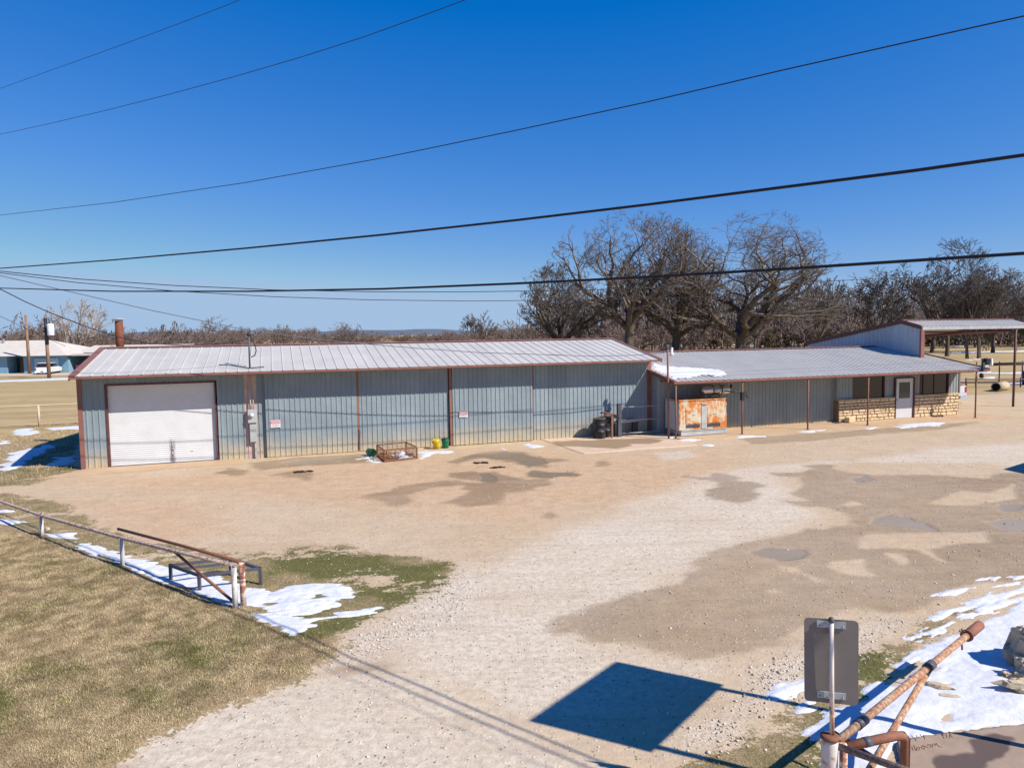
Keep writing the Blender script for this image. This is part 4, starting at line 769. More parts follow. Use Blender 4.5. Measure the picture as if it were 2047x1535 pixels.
stonewall((33.08,-.96,.03),(1,0,0),3.56,1.08,(0,-1,0),1); stonewall((37.93,-.97,.03),(1,0,0),3.02,1.10,(0,-1,0),2); stonewall((41.0,-.97,.03),(0,1,0),1.6,1.10,(1,0,0),3)
mb=MB(FR); mb.bb((37.94,-1.0,1.13),(41.03,-.86,1.17)); mb.bb((33.08,-1.0,1.11),(36.64,-.86,1.14)); mb.build('stone_cap',M['stone'],off)
# windows
for a,b,z0,z1 in ((34.06,36.12,1.12,2.32),(38.44,40.44,1.15,2.34)):
    mb=MB(FR); t=.03
    mb.bb((a,WR-.02,z0),(a+t,WR+.10,z1)); mb.bb((b-.08,WR-.02,z0),(b,WR+.10,z1)); mb.bb((a+t,WR-.02,z0),(b-.08,WR+.10,z0+t)); mb.bb((a+t,WR-.02,z1-t),(b-.08,WR+.10,z1)); mb.bb(((a+b)/2-.015,WR+.02,z0+t),((a+b)/2+.015,WR+.08,z1-t))
    wo=mb.build('window',M['trimdark'],off)
    mb=MB(FR); mb.bb((a+t,WR+.05,z0+t),(b-.08,WR+.06,z1-t)); mb.build('pane',M['glass'],wo)
WW=-.90
mb=MB(FR); mb.bb((36.66,WW-.09,.03),(36.72,WW+.1,2.12)); mb.bb((37.86,WW-.12,.03),(37.93,WW+.1,2.12)); mb.bb((36.72,WW-.09,2.07),(37.86,WW+.1,2.12)); dfm=mb.build('door_frame',M['trimdark'],off)
mb=MB(FR); 
for q in (((36.73,.05),(37.85,1.06)),((36.73,1.88),(37.85,2.07)),((36.73,1.06),(36.92,1.88)),((37.66,1.06),(37.85,1.88))): mb.bb((q[0][0],WW-.055,q[0][1]),(q[1][0],WW+.0,q[1][1]))
dr=mb.build('door',M['door'],off)
mb=MB(FR); mb.box((37.29,WW-.028,1.47),(.74,.008,.82),0,R(-2.6)); mb.build('door_glass',M['glassd'],dr)
mb=MB(FR); mb.lathe((36.80,WW-.05,.98),[(.03,0),(.03,.05),(.0,.06)],10,M=Matrix.Rotation(R(90),4,'X')); mb.build('handle',M['galv'],dr)
# snow left on the office roof
rp=np.array(RSNOW); A,B=np.meshgrid(np.arange(22.9,27,.05),np.arange(-2.35,1.6,.05),indexing='ij'); d=sdf(A,B,RSNOW)+fbm(A,B,.5,4,61)*.14+fbm(A*4,B*.5,.3,2,62)*.05
zz=2.5+(B+2.4)*.1742+.035+np.clip(d*.5,-.08,.05)+.02*fbm(A,B,.5,3,5); kp=d>-.05; q=kp[:-1,:-1]&kp[1:,1:]; i2=np.arange(A.size).reshape(A.shape)
Fq=np.stack([i2[:-1,:-1][q],i2[1:,:-1][q],i2[1:,1:][q],i2[:-1,1:][q]],1); Vq=np.stack([A.ravel(),B.ravel(),zz.ravel()],1); FM=np.array(FR); Vq=Vq@FM[:3,:3].T+FM[:3,3]
tag(npmesh('roof_snow',Vq,Fq,M['snow'],smooth=True),'patch of melting snow on the lower left of the office roof','snow')
# flood light and box at the right porch corner
fl=thing('floodlight','black and white floodlight on the right corner of the office porch roof','light',FR@Matrix.Translation((40.95,-2.45,2.5)))
mb=MB(FR); mb.box((40.72,-2.45,2.75),(.07,.07,.6)); mb.tube([(40.72,-2.45,2.85),(41.0,-2.45,2.88)],.03,8); mb.build('bracket',M['black'],fl)
mb=MB(FR); mb.box((40.95,-2.5,2.93),(.30,.2,.22),.1,.3); mb.build('lamp_housing',M['black'],fl)
mb=MB(FR); mb.box((41.22,-2.52,2.86),(.13,.12,.34),.2,-.2,.3); mb.build('lamp_head',M['white'],fl)
mb=MB(FR); mb.box((40.85,-2.55,2.66),(.3,.1,.12),.1); mb.build('ballast',M['galv'],fl)
sp=thing('porch_speaker','small black speaker hanging on the right porch post','speaker',FR@Matrix.Translation((40.6,-2.5,2.2)))
mb=MB(FR); mb.lathe((40.62,-2.5,2.16),[(.05,-.1),(.10,-.04),(.09,.12),(.04,.16)],12); mb.build('body',M['black'],sp)
# ================================================================ CARPORT BEHIND
cp=thing('carport','tall open carport with pale gable wall behind the right end of the office','carport',FR@Matrix.Translation((40.1,.64,0)))
mb=MB(FR); 
def zc(w_): return 4.66+(w_-.64)*(.33/1.26) if w_<1.9 else 4.99-(w_-1.9)*(1.22/7.3)
ws=[.66,1.0,1.4,1.9,2.5,3.3,4.2,5,6,7,8,9.1]
pr=[];x=.9
wl=list(np.arange(.9,9.2,.3))
P=[(40.12,.66)]
for a in wl: P+=[(40.12,a),(40.095,a+.015),(40.095,a+.05),(40.12,a+.065)]
P.append((40.12,9.2)); n=len(P); mb.add([(a,b,0) for a,b in P]+[(a,b,zc(b)) for a,b in P],[(i,i+1,n+i+1,n+i) for i in range(n-1)])
mb.build('gable_wall',M['cpwall'],cp,recalc=False)
roof(cp,40.06,48.6,.60,4.71,1.9,5.05,9.2,3.80,.3,M['roof2'])
rake(cp,40.04,.58,4.71,1.9,5.05,9.2,3.80,.1,.17,m='trimdark'); rake(cp,48.62,.58,4.71,1.9,5.05,9.2,3.80,.05,.12,m='trimdark',side=-1)
ridge(cp,40.1,48.6,1.9,5.05,.26,.1)
mb=MB(FR); mb.bb((40.1,.56,4.52),(48.6,.60,4.70)); mb.build('eave_gutter',M['galv'],cp)
mb=MB(FR); mb.bb((40.02,.56,0),(40.26,.68,4.52)); mb.build('corner_trim',M['trim'],cp)
mb=MB(FR); mb.bb((40.26,.68,0),(40.30,.80,4.5)); mb.tube([(40.2,4.5,4.0),(47.2,.9,4.42)],.09,6); mb.tube([(40.2,9.0,3.6),(48.6,9.0,3.6)],.08,6)
for w_ in (1.9,3.5,5.2,7): mb.bb((40.2,w_,zc(w_)-.16),(48.5,w_+.07,zc(w_)-.04))
mb.build('purlins',M['trimdark'],cp)
for u,w_ in ((47.2,.66),(48.5,9.0),(44.3,9.0)):
    mb=MB(FR); mb.tube([(u,w_,0),(u,w_,zc(w_)-.1)],.062,10); mb.build('post',M['trimdark'],cp)
# ================================================================ OBJECTS IN THE YARD
# generator
gn=thing('generator','rust-stained pale generator housing standing at the left end of the office porch','generator',FR@Matrix.Translation((24.7,-1.35,0)))
mb=MB(FR); a,b,f,bk=23.47,25.92,-1.95,-.78
mb.bb((a,f,.30),(b,bk,1.60)); o=mb.build('housing',M['gen'],gn); MB().bevel(o,.02)
mb=MB(FR); mb.bb((a-.02,f+.03,.30),(a-.005,bk-.03,1.56)); mb.build('end_panel',M['genend'],gn)
for x0,x1 in ((a+.33,a+1.10),(a+1.42,b-.30)):
    mb=MB(FR); mb.bb((x0,f-.02,.58),(x1,f-.003,1.30)); d_=mb.build('side_door',M['gen'],gn); MB().bevel(d_,.008)
    mb=MB(FR); mb.bb(((x0+x1)/2-.05,f-.04,.95),((x0+x1)/2+.07,f-.02,1.0)); mb.build('latch',M['galv'],d_)
    mb=MB(FR)
    for i in range(9): mb.bb((x0+.02+i*(x1-x0-.04)/9,f-.025,.40),(x0+.02+i*(x1-x0-.04)/9+.045,f-.008,.55))
    mb.build('vent_grille',M['char'],gn)
mb=MB(FR); mb.bb((a+1.12,f-.03,.34),(a+1.40,f-.004,1.33)); mb.bb((a+1.14,f-.035,1.40),(a+1.42,f-.008,1.47)); mb.build('centre_panel',M['gengrey'],gn)
mb=MB(FR); mb.bb((a-.03,f-.03,1.60),(b+.03,bk+.02,1.635)); mb.build('lid',M['gen'],gn)
mb=MB(FR); mb.bb((a+.12,f+.01,.08),(b-.02,f+.07,.28)); mb.bb((a+.12,f-.02,.26),(b-.02,f+.07,.30)); mb.bb((a+.12,f-.02,.06),(b-.02,f+.07,.09)); mb.bb((a+.1,bk-.1,.06),(b,bk,.3)); mb.bb((a+.1,f,.06),(a+.2,bk,.3)); mb.bb((b-.1,f,.06),(b,bk,.3)); mb.build('skid_frame',M['gengrey'],gn)
for x0,x1 in ((a,a+.22),(b-.25,b)): mb=MB(FR); mb.bb((x0,f-.02,.03),(x1,bk,.065)); mb.build('timber_block',M['wood'],gn)
mu=MB(FR); mu.lathe((24.93,-1.45,1.97),[(.0,-.02),(.2,0),(.225,.04),(.225,1.36),(.2,1.40),(.0,1.42)],24,'X'); mo=mu.build('muffler',M['chrome'],gn)
for x in (25.42,25.86):
    mb=MB(FR); mb.lathe((x,-1.45,1.97),[(.226,0),(.24,0),(.24,.04),(.226,.04)],24,'X'); mb.build('strap',M['black'],mo)
mb=MB(FR)
for x in (25.1,25.42,25.86): mb=MB(FR); mb.bb((x,-1.5,1.63),(x+.06,-1.38,1.78)); mb.build('muffler_foot',M['galv'],gn)
mb=MB(FR); mb.tube([(26.3,-1.45,1.95),(26.45,-1.45,1.97),(26.5,-1.46,2.2)],.05,8); mb.build('exhaust_elbow',M['black'],gn)
ar=thing('wall_bracket','black steel arm bracket clamped to the porch post beside the generator','bracket',FR@Matrix.Translation((26.43,-2.3,1.8)))
mb=MB(FR); mb.tube([(25.75,-2.0,1.98),(26.40,-2.36,1.88)],.03,7); mb.build('arm',M['black'],ar)
mb=MB(FR); mb.bb((26.36,-2.43,1.55),(26.50,-2.29,1.92)); mb.tube([(26.5,-2.38,1.88),(26.66,-2.4,1.98)],.02,6); mb.tube([(26.5,-2.38,1.80),(26.68,-2.4,1.70)],.02,6); mb.tube([(26.62,-2.4,1.9),(26.66,-2.4,1.62)],.022,6); mb.build('clamp',M['black'],ar)
# light pole
lp=thing('yard_light_pole','slim rusty pole with a security lamp at the left end of the office roof','light pole',FR@Matrix.Translation((22.82,-2.1,0)))
mb=MB(FR); mb.tube([(22.86,-2.1,0),(22.80,-2.1,4.0)],.045,8); mb.build('pole',M['postrust'],lp)
mb=MB(FR); mb.box((22.80,-2.1,4.02),(.13,.1,.16)); mb.tube([(22.82,-2.1,3.93),(22.99,-2.1,3.9)],.02,6); mb.build('bracket',M['char'],lp)
mb=MB(FR); mb.lathe((22.99,-2.12,3.60),[(.06,0),(.10,.05),(.095,.1),(.055,.12),(.06,.36),(.0,.38)],14); mb.build('lamp',M['bulb'],lp)
# post-and-rail rack
rk=thing('pipe_rack','black square post with galvanised pipe rails between the oil drum and the generator','rack',FR@Matrix.Translation((21.15,-.8,0)))
mb=MB(FR); mb.bb((21.05,-.88,0),(21.22,-.72,1.50)); mb.build('post',M['char'],rk)
for z_,x1,rr in ((1.33,23.1,.022),(.74,23.2,.022),(.16,23.2,.022)):
    mb=MB(FR); mb.tube([(21.2,-.8,z_),(x1,-.8,z_+.0)],rr,8); mb.build('rail',M['galv'],rk)
pv=thing('pipe_on_stand','fat grey pipe lying on a black stand behind the drum','pipe',FR@Matrix.Translation((21.5,-.5,0)))
mb=MB(FR); mb.tube([(20.75,-.72,.66),(22.3,-.5,.66)],.055,10); mb.build('pipe',M['galv'],pv)
for q in (((21.95,-.55,.05),(22.2,-.4,.62)),((20.9,-.7,.03),(20.98,-.6,.62))): mb=MB(FR); mb.bb(*q); mb.build('stand',M['black'],pv)
# drums
def drum(u,w_,lab,top):
    t=thing('oil_drum',lab,'oil drum',FR@Matrix.Translation((u,w_,0)),'oil drums')
    mb=MB(FR); pr=[(.27,0),(.285,.01),(.285,.28),(.296,.29),(.296,.31),(.285,.32),(.285,.57),(.296,.58),(.296,.60),(.285,.61),(.285,.86),(.292,.87),(.292,.885)]
    mb.lathe((u,w_,.02),pr,28); mb.build('drum_body',M['barrel'],t)
    mb=MB(FR); mb.lathe((u,w_,.895),[(.294,0),(.294,.012),(.27,.012),(.268,.004),(.0,.006)],28); mb.build('lid',top,t)
drum(20.17,-.78,'black dented oil drum with a rusty tan lid against the blue wall',M['lidrust'])
drum(20.62,-.45,'second black oil drum half hidden behind the rusty post',M['barrel'])
sf=thing('scrap_iron','rusty upright leaning with a bent brown top bar beside the oil drum','scrap',FR@Matrix.Translation((20.7,-.95,0)))
mb=MB(FR); mb.bb((20.66,-1.0,0),(20.74,-.93,1.03)); mb.build('upright',M['postrust'],sf)
mb=MB(FR); mb.tube([(20.25,-.75,1.12),(20.35,-.85,1.16),(20.95,-.9,1.0)],.035,7); mb.box((20.5,-.9,1.03),(.3,.14,.05),.1,0,.2); mb.build('top_bar',M['rust'],sf)
mb=MB(FR); mb.box((20.93,-.85,.94),(.30,.2,.14),.2,.2,.5); mb.build('bracket',M['black'],sf)
# buckets
def bucket(name,Mx,body,rim,lab,lid=None):
    t=thing(name,lab,'bucket',Mx,'plastic buckets along the workshop wall')
    mb=MB(Mx); mb.lathe((0,0,0),[(.0,.003),(.128,.0),(.132,.02),(.15,.30),(.162,.31),(.162,.34),(.15,.345),(.15,.38),(.142,.38),(.135,.05),(.0,.04)],26); mb.build('body',body,t)
    mb=MB(Mx); mb.lathe((0,0,.30),[(.150,0),(.166,0),(.166,.012),(.150,.012)],26); mb.lathe((0,0,.36),[(.148,0),(.160,0),(.160,.022),(.148,.022)],26); mb.build('rim',rim,t)
    mb=MB(Mx); mb.tube([(.16*math.cos(a),.16*math.sin(a)*.3-.13*math.sin(a),.30-.10*math.sin(a)) for a in np.linspace(0,math.pi,9)],.004,5); mb.build('handle',M['galv'],t)
    if lid: mb=MB(Mx); mb.lathe((0,0,.375),[(.155,0),(.158,.02),(.0,.025)],26); mb.build('lid',lid,t)
bucket('bucket',FR@Matrix.Translation((12.96,-.62,.03))@Matrix.Rotation(-.28,4,'Y')@Matrix.Rotation(.1,4,'X'),M['yellow'],M['yellow'],'yellow bucket tilted against the workshop wall beside the green one')
bucket('bucket',FR@Matrix.Translation((13.30,-.55,.0)),M['green'],M['dgreen'],'upright green bucket with dark rim at the foot of the workshop wall',M['dgreen'])
bucket('bucket',FR@Matrix.Translation((10.15,-1.35,.16))@Matrix.Rotation(R(90),4,'X')@Matrix.Rotation(R(15),4,'Y')@Matrix.Translation((0,0,-.2)),M['green'],M['dgreen'],'dark green bucket lying on its side on the snow left of the wire crate')
# wire crate
c0=[Vector((10.46,-2.85,0)),Vector((11.72,-2.62,0)),Vector((11.55,-1.2,0)),Vector((10.38,-1.45,0))]; HZ=.44
ct=thing('wire_crate','rusty angle-iron crate with mesh sides, holding scrap and snow','crate',FR@Matrix.Translation((11.0,-2,0)))
mb=MB(FR)
for i in range(4):
    a,b=c0[i],c0[(i+1)%4]; up=Vector((0,0,HZ)); mb.tube([a,a+up],.026,4,smooth=False); mb.tube([a+up,b+up],.026,4,smooth=False); mb.tube([a+Vector((0,0,.03)),b+Vector((0,0,.03))],.026,4,smooth=False)
mb.build('frame',M['rust'],ct)
for i in range(4):
    mb=MB(FR); a,b=c0[i],c0[(i+1)%4]; L=(b-a).length; n=int(L/.055)
    for j in range(1,n): p=a.lerp(b,j/n); mb.tube([p+Vector((0,0,.03)),p+Vector((0,0,HZ))],.0035,3,False)
    for j in range(1,8): z_=Vector((0,0,.03+j*.05)); mb.tube([a+z_,b+z_],.0035,3,False)
    mb.build('mesh_side',M['rust'],ct)
mb=MB(FR); mb.prism([c+Vector((0,0,.02)) for c in c0],(0,0,.02)); mb.build('floor',M['rust'],ct)
r=random.Random(4); mb=MB(FR)
for i in range(34):
    s,t_=r.random()*.8+.1,r.random()*.8+.1; p=c0[0].lerp(c0[1],s).lerp(c0[3].lerp(c0[2],s),t_); mb.box((p.x,p.y,.06+r.random()*.12),(r.uniform(.05,.3),r.uniform(.03,.08),r.uniform(.02,.06)),r.uniform(0,3),r.uniform(-.4,.4),r.uniform(-.4,.4))
tag(mb.build('scrap_pile',M['wood']),'jumbled scraps inside the rusty crate','scrap')
mb=MB(FR); n=18; vs=[];fs=[]
for i in range(n):
    for j in range(n):
        s,t_=i/(n-1),j/(n-1); p=c0[0].lerp(c0[1],.42+s*.5).lerp(c0[3].lerp(c0[2],.42+s*.5),.05+t_*.8); hh=.05+.16*max(0,1-((s-.5)**2+(t_-.5)**2)*4.5)*(.6+.6*vnoise(np.array([i*.5]),np.array([j*.5]),3)[0]); vs.append((p.x,p.y,hh))
for i in range(n-1):
    for j in range(n-1): fs.append((i*n+j,(i+1)*n+j,(i+1)*n+j+1,i*n+j+1))
mb.add(vs,fs,True); tag(mb.build('snow_heap',M['snow'],recalc=False),'little heap of snow inside the rusty crate','snow')
mb=MB(FR); mb.tube([(11.0,-2.0,.15),(11.08,-1.9,.5),(11.22,-1.7,.78)],.006,4); tag(mb.build('loose_wire',M['galv']),'thin pale wire sticking up out of the rusty crate','wire')
# small things by the office
mb=MB(FR); b_=mb.box((33.55,-1.22,.17),(.42,.3,.26),.1); o=mb.build('stone_block',M['stone']); MB().bevel(o,.03); tag(o,'loose mossy stone block at the left end of the stone wainscot','stone')
mb=MB(FR); r=random.Random(8)
for i in range(7): mb.box((33.0+r.random()*.3-.25,-1.15+r.random()*.2,.06),(.18,.1,.05),r.random()*3)
tag(mb.build('rubble',M['char']),'dark rubble on the porch slab beside the mossy block','rubble')
mb=MB(FR)
for i in range(6): mb.lathe((39.0+i*.1,-1.22-(i%2)*.06,.06),[(.0,-.03),(.07,-.01),(.07,.04),(.03,.07),(.0,.075)],8)
tag(mb.build('old_boots',M['rust']),'small brown heap against the stone wall right of the white door','debris')
# ================================================================ LEFT FENCE
f1=thing('pipe_fence','whitewashed rusty pipe fence running along the lawn at left','fence',Matrix.Translation((-4.84,11.98,0)))
FT=[(-4.84,11.98,.79),(-8.1,14.39,.60),(-11.31,16.73,.51),(-14.6,19.25,.47),(-19,22.6,.45)]
mb=MB(); mb.tube([(-4.80,11.95,.79)]+[(-6.5,13.2,.69)]+FT[1:],.037,10); mb.build('top_rail',M['pipe1'],f1)
for i,(x,y,z_) in enumerate(FT[:4]):
    mb=MB(); mb.tube([(x,y,-.1),(x,y,z_+.0)],.045 if i==0 else .042,12); mb.build('post',M['pipew'],f1)
mb=MB(); mb.tube([(-4.9,12.03,.13),(-6.42,13.15,.68)],.026,8); mb.build('diagonal_brace',M['rust'],f1)
f2=thing('gate_pole','second rusty rail on a red and white striped post against the lawn fence','gate',Matrix.Translation((-4.74,12.09,0)))
mb=MB(); mb.tube([(-4.74,12.09,-.1),(-4.74,12.09,.80)],.05,12); mb.build('post',M['stripe'],f2)
mb=MB(); mb.tube([(-4.74,12.09,.80),(-6.4,13.35,.742),(-8.42,14.85,.665)],.029,10); mb.build('rail',M['rust'],f2)
mb=MB(); mb.tube([(-11.3,16.7,.5),(-11.27,16.7,.62)],.012,5); mb.build('wire_tie',M['rust'],f1)
# steel bench frame
TB=[Vector(p) for p in ((-6.68,13.5,0),(-5.86,12.9,0),(-4.84,13.22,0),(-5.66,13.86,0))]; tz=.30
tb=thing('steel_frame','charcoal steel table frame without a top standing in the snow behind the fence corner','frame',Matrix.Translation((-5.8,13.3,0)))
mb=MB()
for i in range(4):
    a,b=TB[i],TB[(i+1)%4]; v=Vector((0,0,tz)); d_=(b-a); mb.box(((a+b)/2+v).to_tuple(),(d_.length+.05,.05,.05),math.atan2(d_.y,d_.x))
a=TB[0].lerp(TB[3],.5)+Vector((0,0,tz-.002)); b=TB[1].lerp(TB[2],.5)+Vector((0,0,tz-.002)); d_=b-a; 
d2=TB[2].lerp(TB[3],.0)-TB[0]
mb.box((TB[0].lerp(TB[1],.35).lerp(TB[3].lerp(TB[2],.35),.5)+Vector((0,0,tz-.003))).to_tuple(),((TB[3]-TB[0]).length,.04,.04),math.atan2((TB[3]-TB[0]).y,(TB[3]-TB[0]).x)); mb.build('top_frame',M['char'],tb)
for p in TB: mb=MB(); mb.bb((p.x-.026,p.y-.026,.0),(p.x+.026,p.y+.026,tz-.026)); mb.build('leg',M['char'],tb)
# ================================================================ RIGHT GATE GROUP
PX,PY=2.93,6.40
gp=thing('gate_post','thick white flaking gate post in the lower right corner carrying the swung-open pipe gate','gate post',Matrix.Translation((PX,PY,0)))
mb=MB(); mb.lathe((PX,PY,-.1),[(.075,0),(.075,.93),(.068,.97)],20); mb.build('post',M['pipew'],gp)
mb=MB(); mb.lathe((PX,PY,.865),[(.02,0),(.085,.005),(.085,.03),(.06,.04),(.0,.045)],20); mb.build('rusty_cap',M['rust'],gp)
mb=MB(); mb.tube([(PX+.15,PY+.02,-.1),(PX+.14,PY+.02,.78)],.036,10); mb.tube([(PX+.02,PY,.80),(PX+.16,PY+.02,.78)],.03,8); mb.build('hinge_pipe',M['stripe'],gp)
sg=thing('road_sign','back of a bare aluminium road sign on a white pole above the gate post','sign',Matrix.Translation((PX,PY,.9)))
mb=MB(); mb.tube([(PX+.02,PY,.9),(PX-.005,PY,1.99)],.021,12); mb.build('pole',M['pipew'],sg)
mb=MB(); mb.tube([(PX+.022,PY,.9),(PX+.014,PY,1.18)],.0216,12); mb.build('rusty_foot',M['pipe'],sg)
mb=MB(); mb.lathe((PX-.005,PY,1.985),[(.024,0),(.03,.012),(.03,.028),(.018,.045),(.0,.05)],12); mb.build('cap',M['char'],sg)
SA=math.atan2(-.13,.47); SM=Matrix.Translation((PX+.02,PY+.045,1.59))@Matrix.Rotation(SA,4,'Z')@Matrix.Rotation(R(-1.0),4,'Y')
mb=MB(SM); w2,h2,cr=.235,.405,.04; pts=[]
for cx,cz,a0 in ((w2-cr,h2-cr,0),(-w2+cr,h2-cr,90),(-w2+cr,-h2+cr,180),(w2-cr,-h2+cr,270)):
    for j in range(6): t_=R(a0+j*18); pts.append((cx+cr*math.cos(t_),0,cz+cr*math.sin(t_)))
mb.prism(pts,(0,.003,0)); mb.build('sign_plate',M['alu'],sg)
for z_ in (.355,-.325):
    mb=MB(SM); mb.box((.0,-.008,z_),(.25,.010,.062)); bo=mb.build('bracket',M['bracket'],sg)
    for x in (-.10,.10,-.03): mb=MB(SM); mb.lathe((x,-.012,z_-.012),[(.008,0),(.008,.008),(0,.009)],8,M=Matrix.Rotation(R(90),4,'X')); mb.build('bolt',M['galv'],bo)
ga=thing('swing_gate','open swing gate of two rusty pipes joined by a dark band over the snow','gate',Matrix.Translation((3.05,6.48,.8)))
A0=Vector((3.03,6.46,.80)); A1=Vector((6.22,9.26,.70)); 
mb=MB(); mb.tube([A0,A0.lerp(A1,.5),A0.lerp(A1,.90)],.040,14); mb.build('top_pipe',M['pipe'],ga)
J=A0.lerp(A1,.56)
mb=MB(); mb.tube([Vector((3.05,6.45,.02)),J+Vector((0,0,-.04))],.034,12); mb.build('brace_pipe',M['pipe'],ga)
for q0,q1,q2 in ((.545,.585,.055),(.10,.145,.05)): mb=MB(); mb.tube([A0.lerp(A1,q0),A0.lerp(A1,q1)],q2,14); mb.build('band',M['char'],ga)
mb=MB(); mb.tube([A0.lerp(A1,.88),A0.lerp(A1,1.0)],.062,16); mb.build('sleeve',M['pipeb'],ga)
mb=MB(); c_=A0.lerp(A1,.88); dv=(A1-A0).normalized()
mb.tube([c_-dv*.02,c_+dv*.01],.076,16)
for j in range(4): mb.tube([c_+Vector((-.07+.03*math.cos(j*1.6),0,.06+.03*math.sin(j*1.6))),c_+Vector((-.04,.02,.03))],.010,5)
mb.build('collar',M['rust'],ga)
mb=MB(); mb.tube([c_-dv*.2+Vector((0,0,-.03)),c_-dv*.21+Vector((.01,0,-.13))],.012,5); mb.build('hook',M['rust'],ga)
mb=MB(); mb.tube([A1-dv*.02,A1+dv*.07+Vector((.02,0,-.02))],.012,5); mb.build('latch_pin',M['rust'],ga)
rl=thing('fence_rail','dark weathered pipe rail sloping down to the right from the white gate post','fence rail',Matrix.Translation((3.0,6.38,.8)))
mb=MB(); mb.tube([(3.0,6.38,.80),(3.62,5.93,.76),(4.9,5.0,.70)],.033,12); mb.build('rail',M['piped'],rl)
mb=MB(); mb.tube([(4.9,5.0,-.1),(4.9,5.0,.74)],.05,12); mb.build('end_post',M['piped'],rl)
hp=thing('pipe_hoop','smooth brown pipe hoop bent down at its right end behind the gate post','pipe hoop',Matrix.Translation((3.7,6.55,0)))
mb=MB(); mb.tube([(3.12,6.47,.745),(3.66,6.60,.765),(3.74,6.62,.75),(3.77,6.63,.71),(3.77,6.63,.60),(3.77,6.63,.0)],.044,14); mb.build('bent_pipe',M['pipeb'],hp)
mb=MB(); mb.tube([(3.30,6.513,.752),(3.38,6.533,.755)],.047,14); mb.build('dark_band',M['char'],hp)
bc=thing('low_brace','thin black pipe brace near the ground behind the brown hoop','pipe',Matrix.Translation((3.6,6.9,0)))
mb=MB(); mb.tube([(3.35,7.3,.42),(4.0,6.4,.25),(4.6,5.6,.12)],.022,8); mb.build('pipe',M['black'],bc)
# out-of-view board that throws the big shadow
bs=thing('billboard','board sign on two posts standing just right of the view','billboard',Matrix.Translation((5.45,6.75,0)))
def up(x,y,z_): t_=z_/math.tan(SUN_EL); return Vector((x+t_*math.sin(SUN_AZ),y+t_*math.cos(SUN_AZ),z_))
Q=[up(2.76,9.12,3.3),up(1.51,7.63,3.3),up(.16,8.31,4.56),up(1.45,9.83,4.56)]
nrm_=(Q[1]-Q[0]).cross(Q[3]-Q[0]).normalized(); mb=MB(); mb.prism(Q,nrm_*.03); mb.build('board',M['signface'],bs)
for s in (.07,.93):
    p=Q[0].lerp(Q[1],s); q_=Q[3].lerp(Q[2],s); mb=MB(); mb.tube([(p.x,p.y,-.1),(p.x,p.y,3.3),(q_.x,q_.y,4.5)],.05,8); mb.build('post',M['pipew'],bs)
tr=thing('shadow_trailer','unseen white box trailer, added right of the view to cast a shadow','trailer',Matrix.Translation((19.5,22,0)))  # trailer is added out of view, only its shadow reaches the yard
c1=up(16.05,23.01,2.4); ex=Vector((.81,.59,0)).normalized(); ey=Vector((.2,-.98,0)).normalized()
mb=MB(); P=[c1,c1+ex*4,c1+ex*4+ey*2,c1+ey*2]; mb.prism([Vector((p.x,p.y,.6)) for p in P],(0,0,1.8)); mb.build('body',M['white'],tr)
for s in (1.6,2.5):
    for t_ in (-.02,1.9): p=c1+ex*s+ey*t_; mb=MB(); mb.lathe((p.x,p.y,.33),[(.15,0),(.33,.02),(.33,.2),(.15,.22)],20,M=Matrix.Rotation(math.atan2(ex.y,ex.x),4,'Z')@Matrix.Rotation(R(90),4,'X')); mb.build('wheel',M['tyre'],tr)
# rocks
def rock(x,y,z,sx,sy,sz,seed,lab,name='boulder',rz=0,grp='limestone rocks by the gate',det=4):
    b=bmesh.new(); bmesh.ops.create_icosphere(b,subdivisions=det,radius=1)
    from mathutils import noise as mn
    for v in b.verts:
        p=v.co.copy(); q=p*1.1+Vector((seed*7.3,seed*3.1,0)); c_=Vector((round(p.x*1.6)/1.6,round(p.y*1.6)/1.6,round(p.z*1.4)/1.4))
        p=p.lerp(c_,.42); d_=1+.30*mn.noise(q*1.3)+.2*mn.noise(q*3.3)+.12*mn.noise(q*7); v.co=Vector((p.x*sx,p.y*sy,max(p.z,-.5)*sz))*d_
    me=bpy.data.meshes.new(name); b.to_mesh(me); b.free(); me.materials.append(M['rock'])
    o=bpy.data.objects.new(name,me); COL.objects.link(o); o.location=(x,y,z); o.rotation_euler=(0,0,rz); tag(o,lab,'rock',grp); return o
rock(7.22,9.5,.2,.38,.34,.38,1,'large rough tan boulder at the right edge, the highest of the rocks')
rock(6.88,9.1,.12,.24,.2,.2,2,'dark pitted rock wedged under the large boulder at the right edge')
rock(6.66,8.74,.09,.44,.13,.11,3,'long flat slab of limestone below the boulder at the right edge',rz=-.25)
rock(6.62,9.12,.05,.2,.08,.07,6,'thin dark splinter of rock left of the large boulder',rz=-.3)
rock(5.42,9.22,.02,.12,.08,.04,4,'small flat brown stone lying in the snow behind the gate band',rz=.3,det=2)
rock(5.5,8.95,.03,.17,.07,.05,5,'small grey stone poking through the snow right of the gate pipes',rz=-.5,det=2)
rock(5.48,8.68,.02,.14,.05,.04,7,'little grey stone nearest the gate brace in the snow',rz=-.3,det=2)
for x,y,s in ((-11.6,17.25,.12),): rock(x,y,.02,s,s*.8,s*.6,9,'dark stone in the snow beside the far fence post',grp=None,det=2)
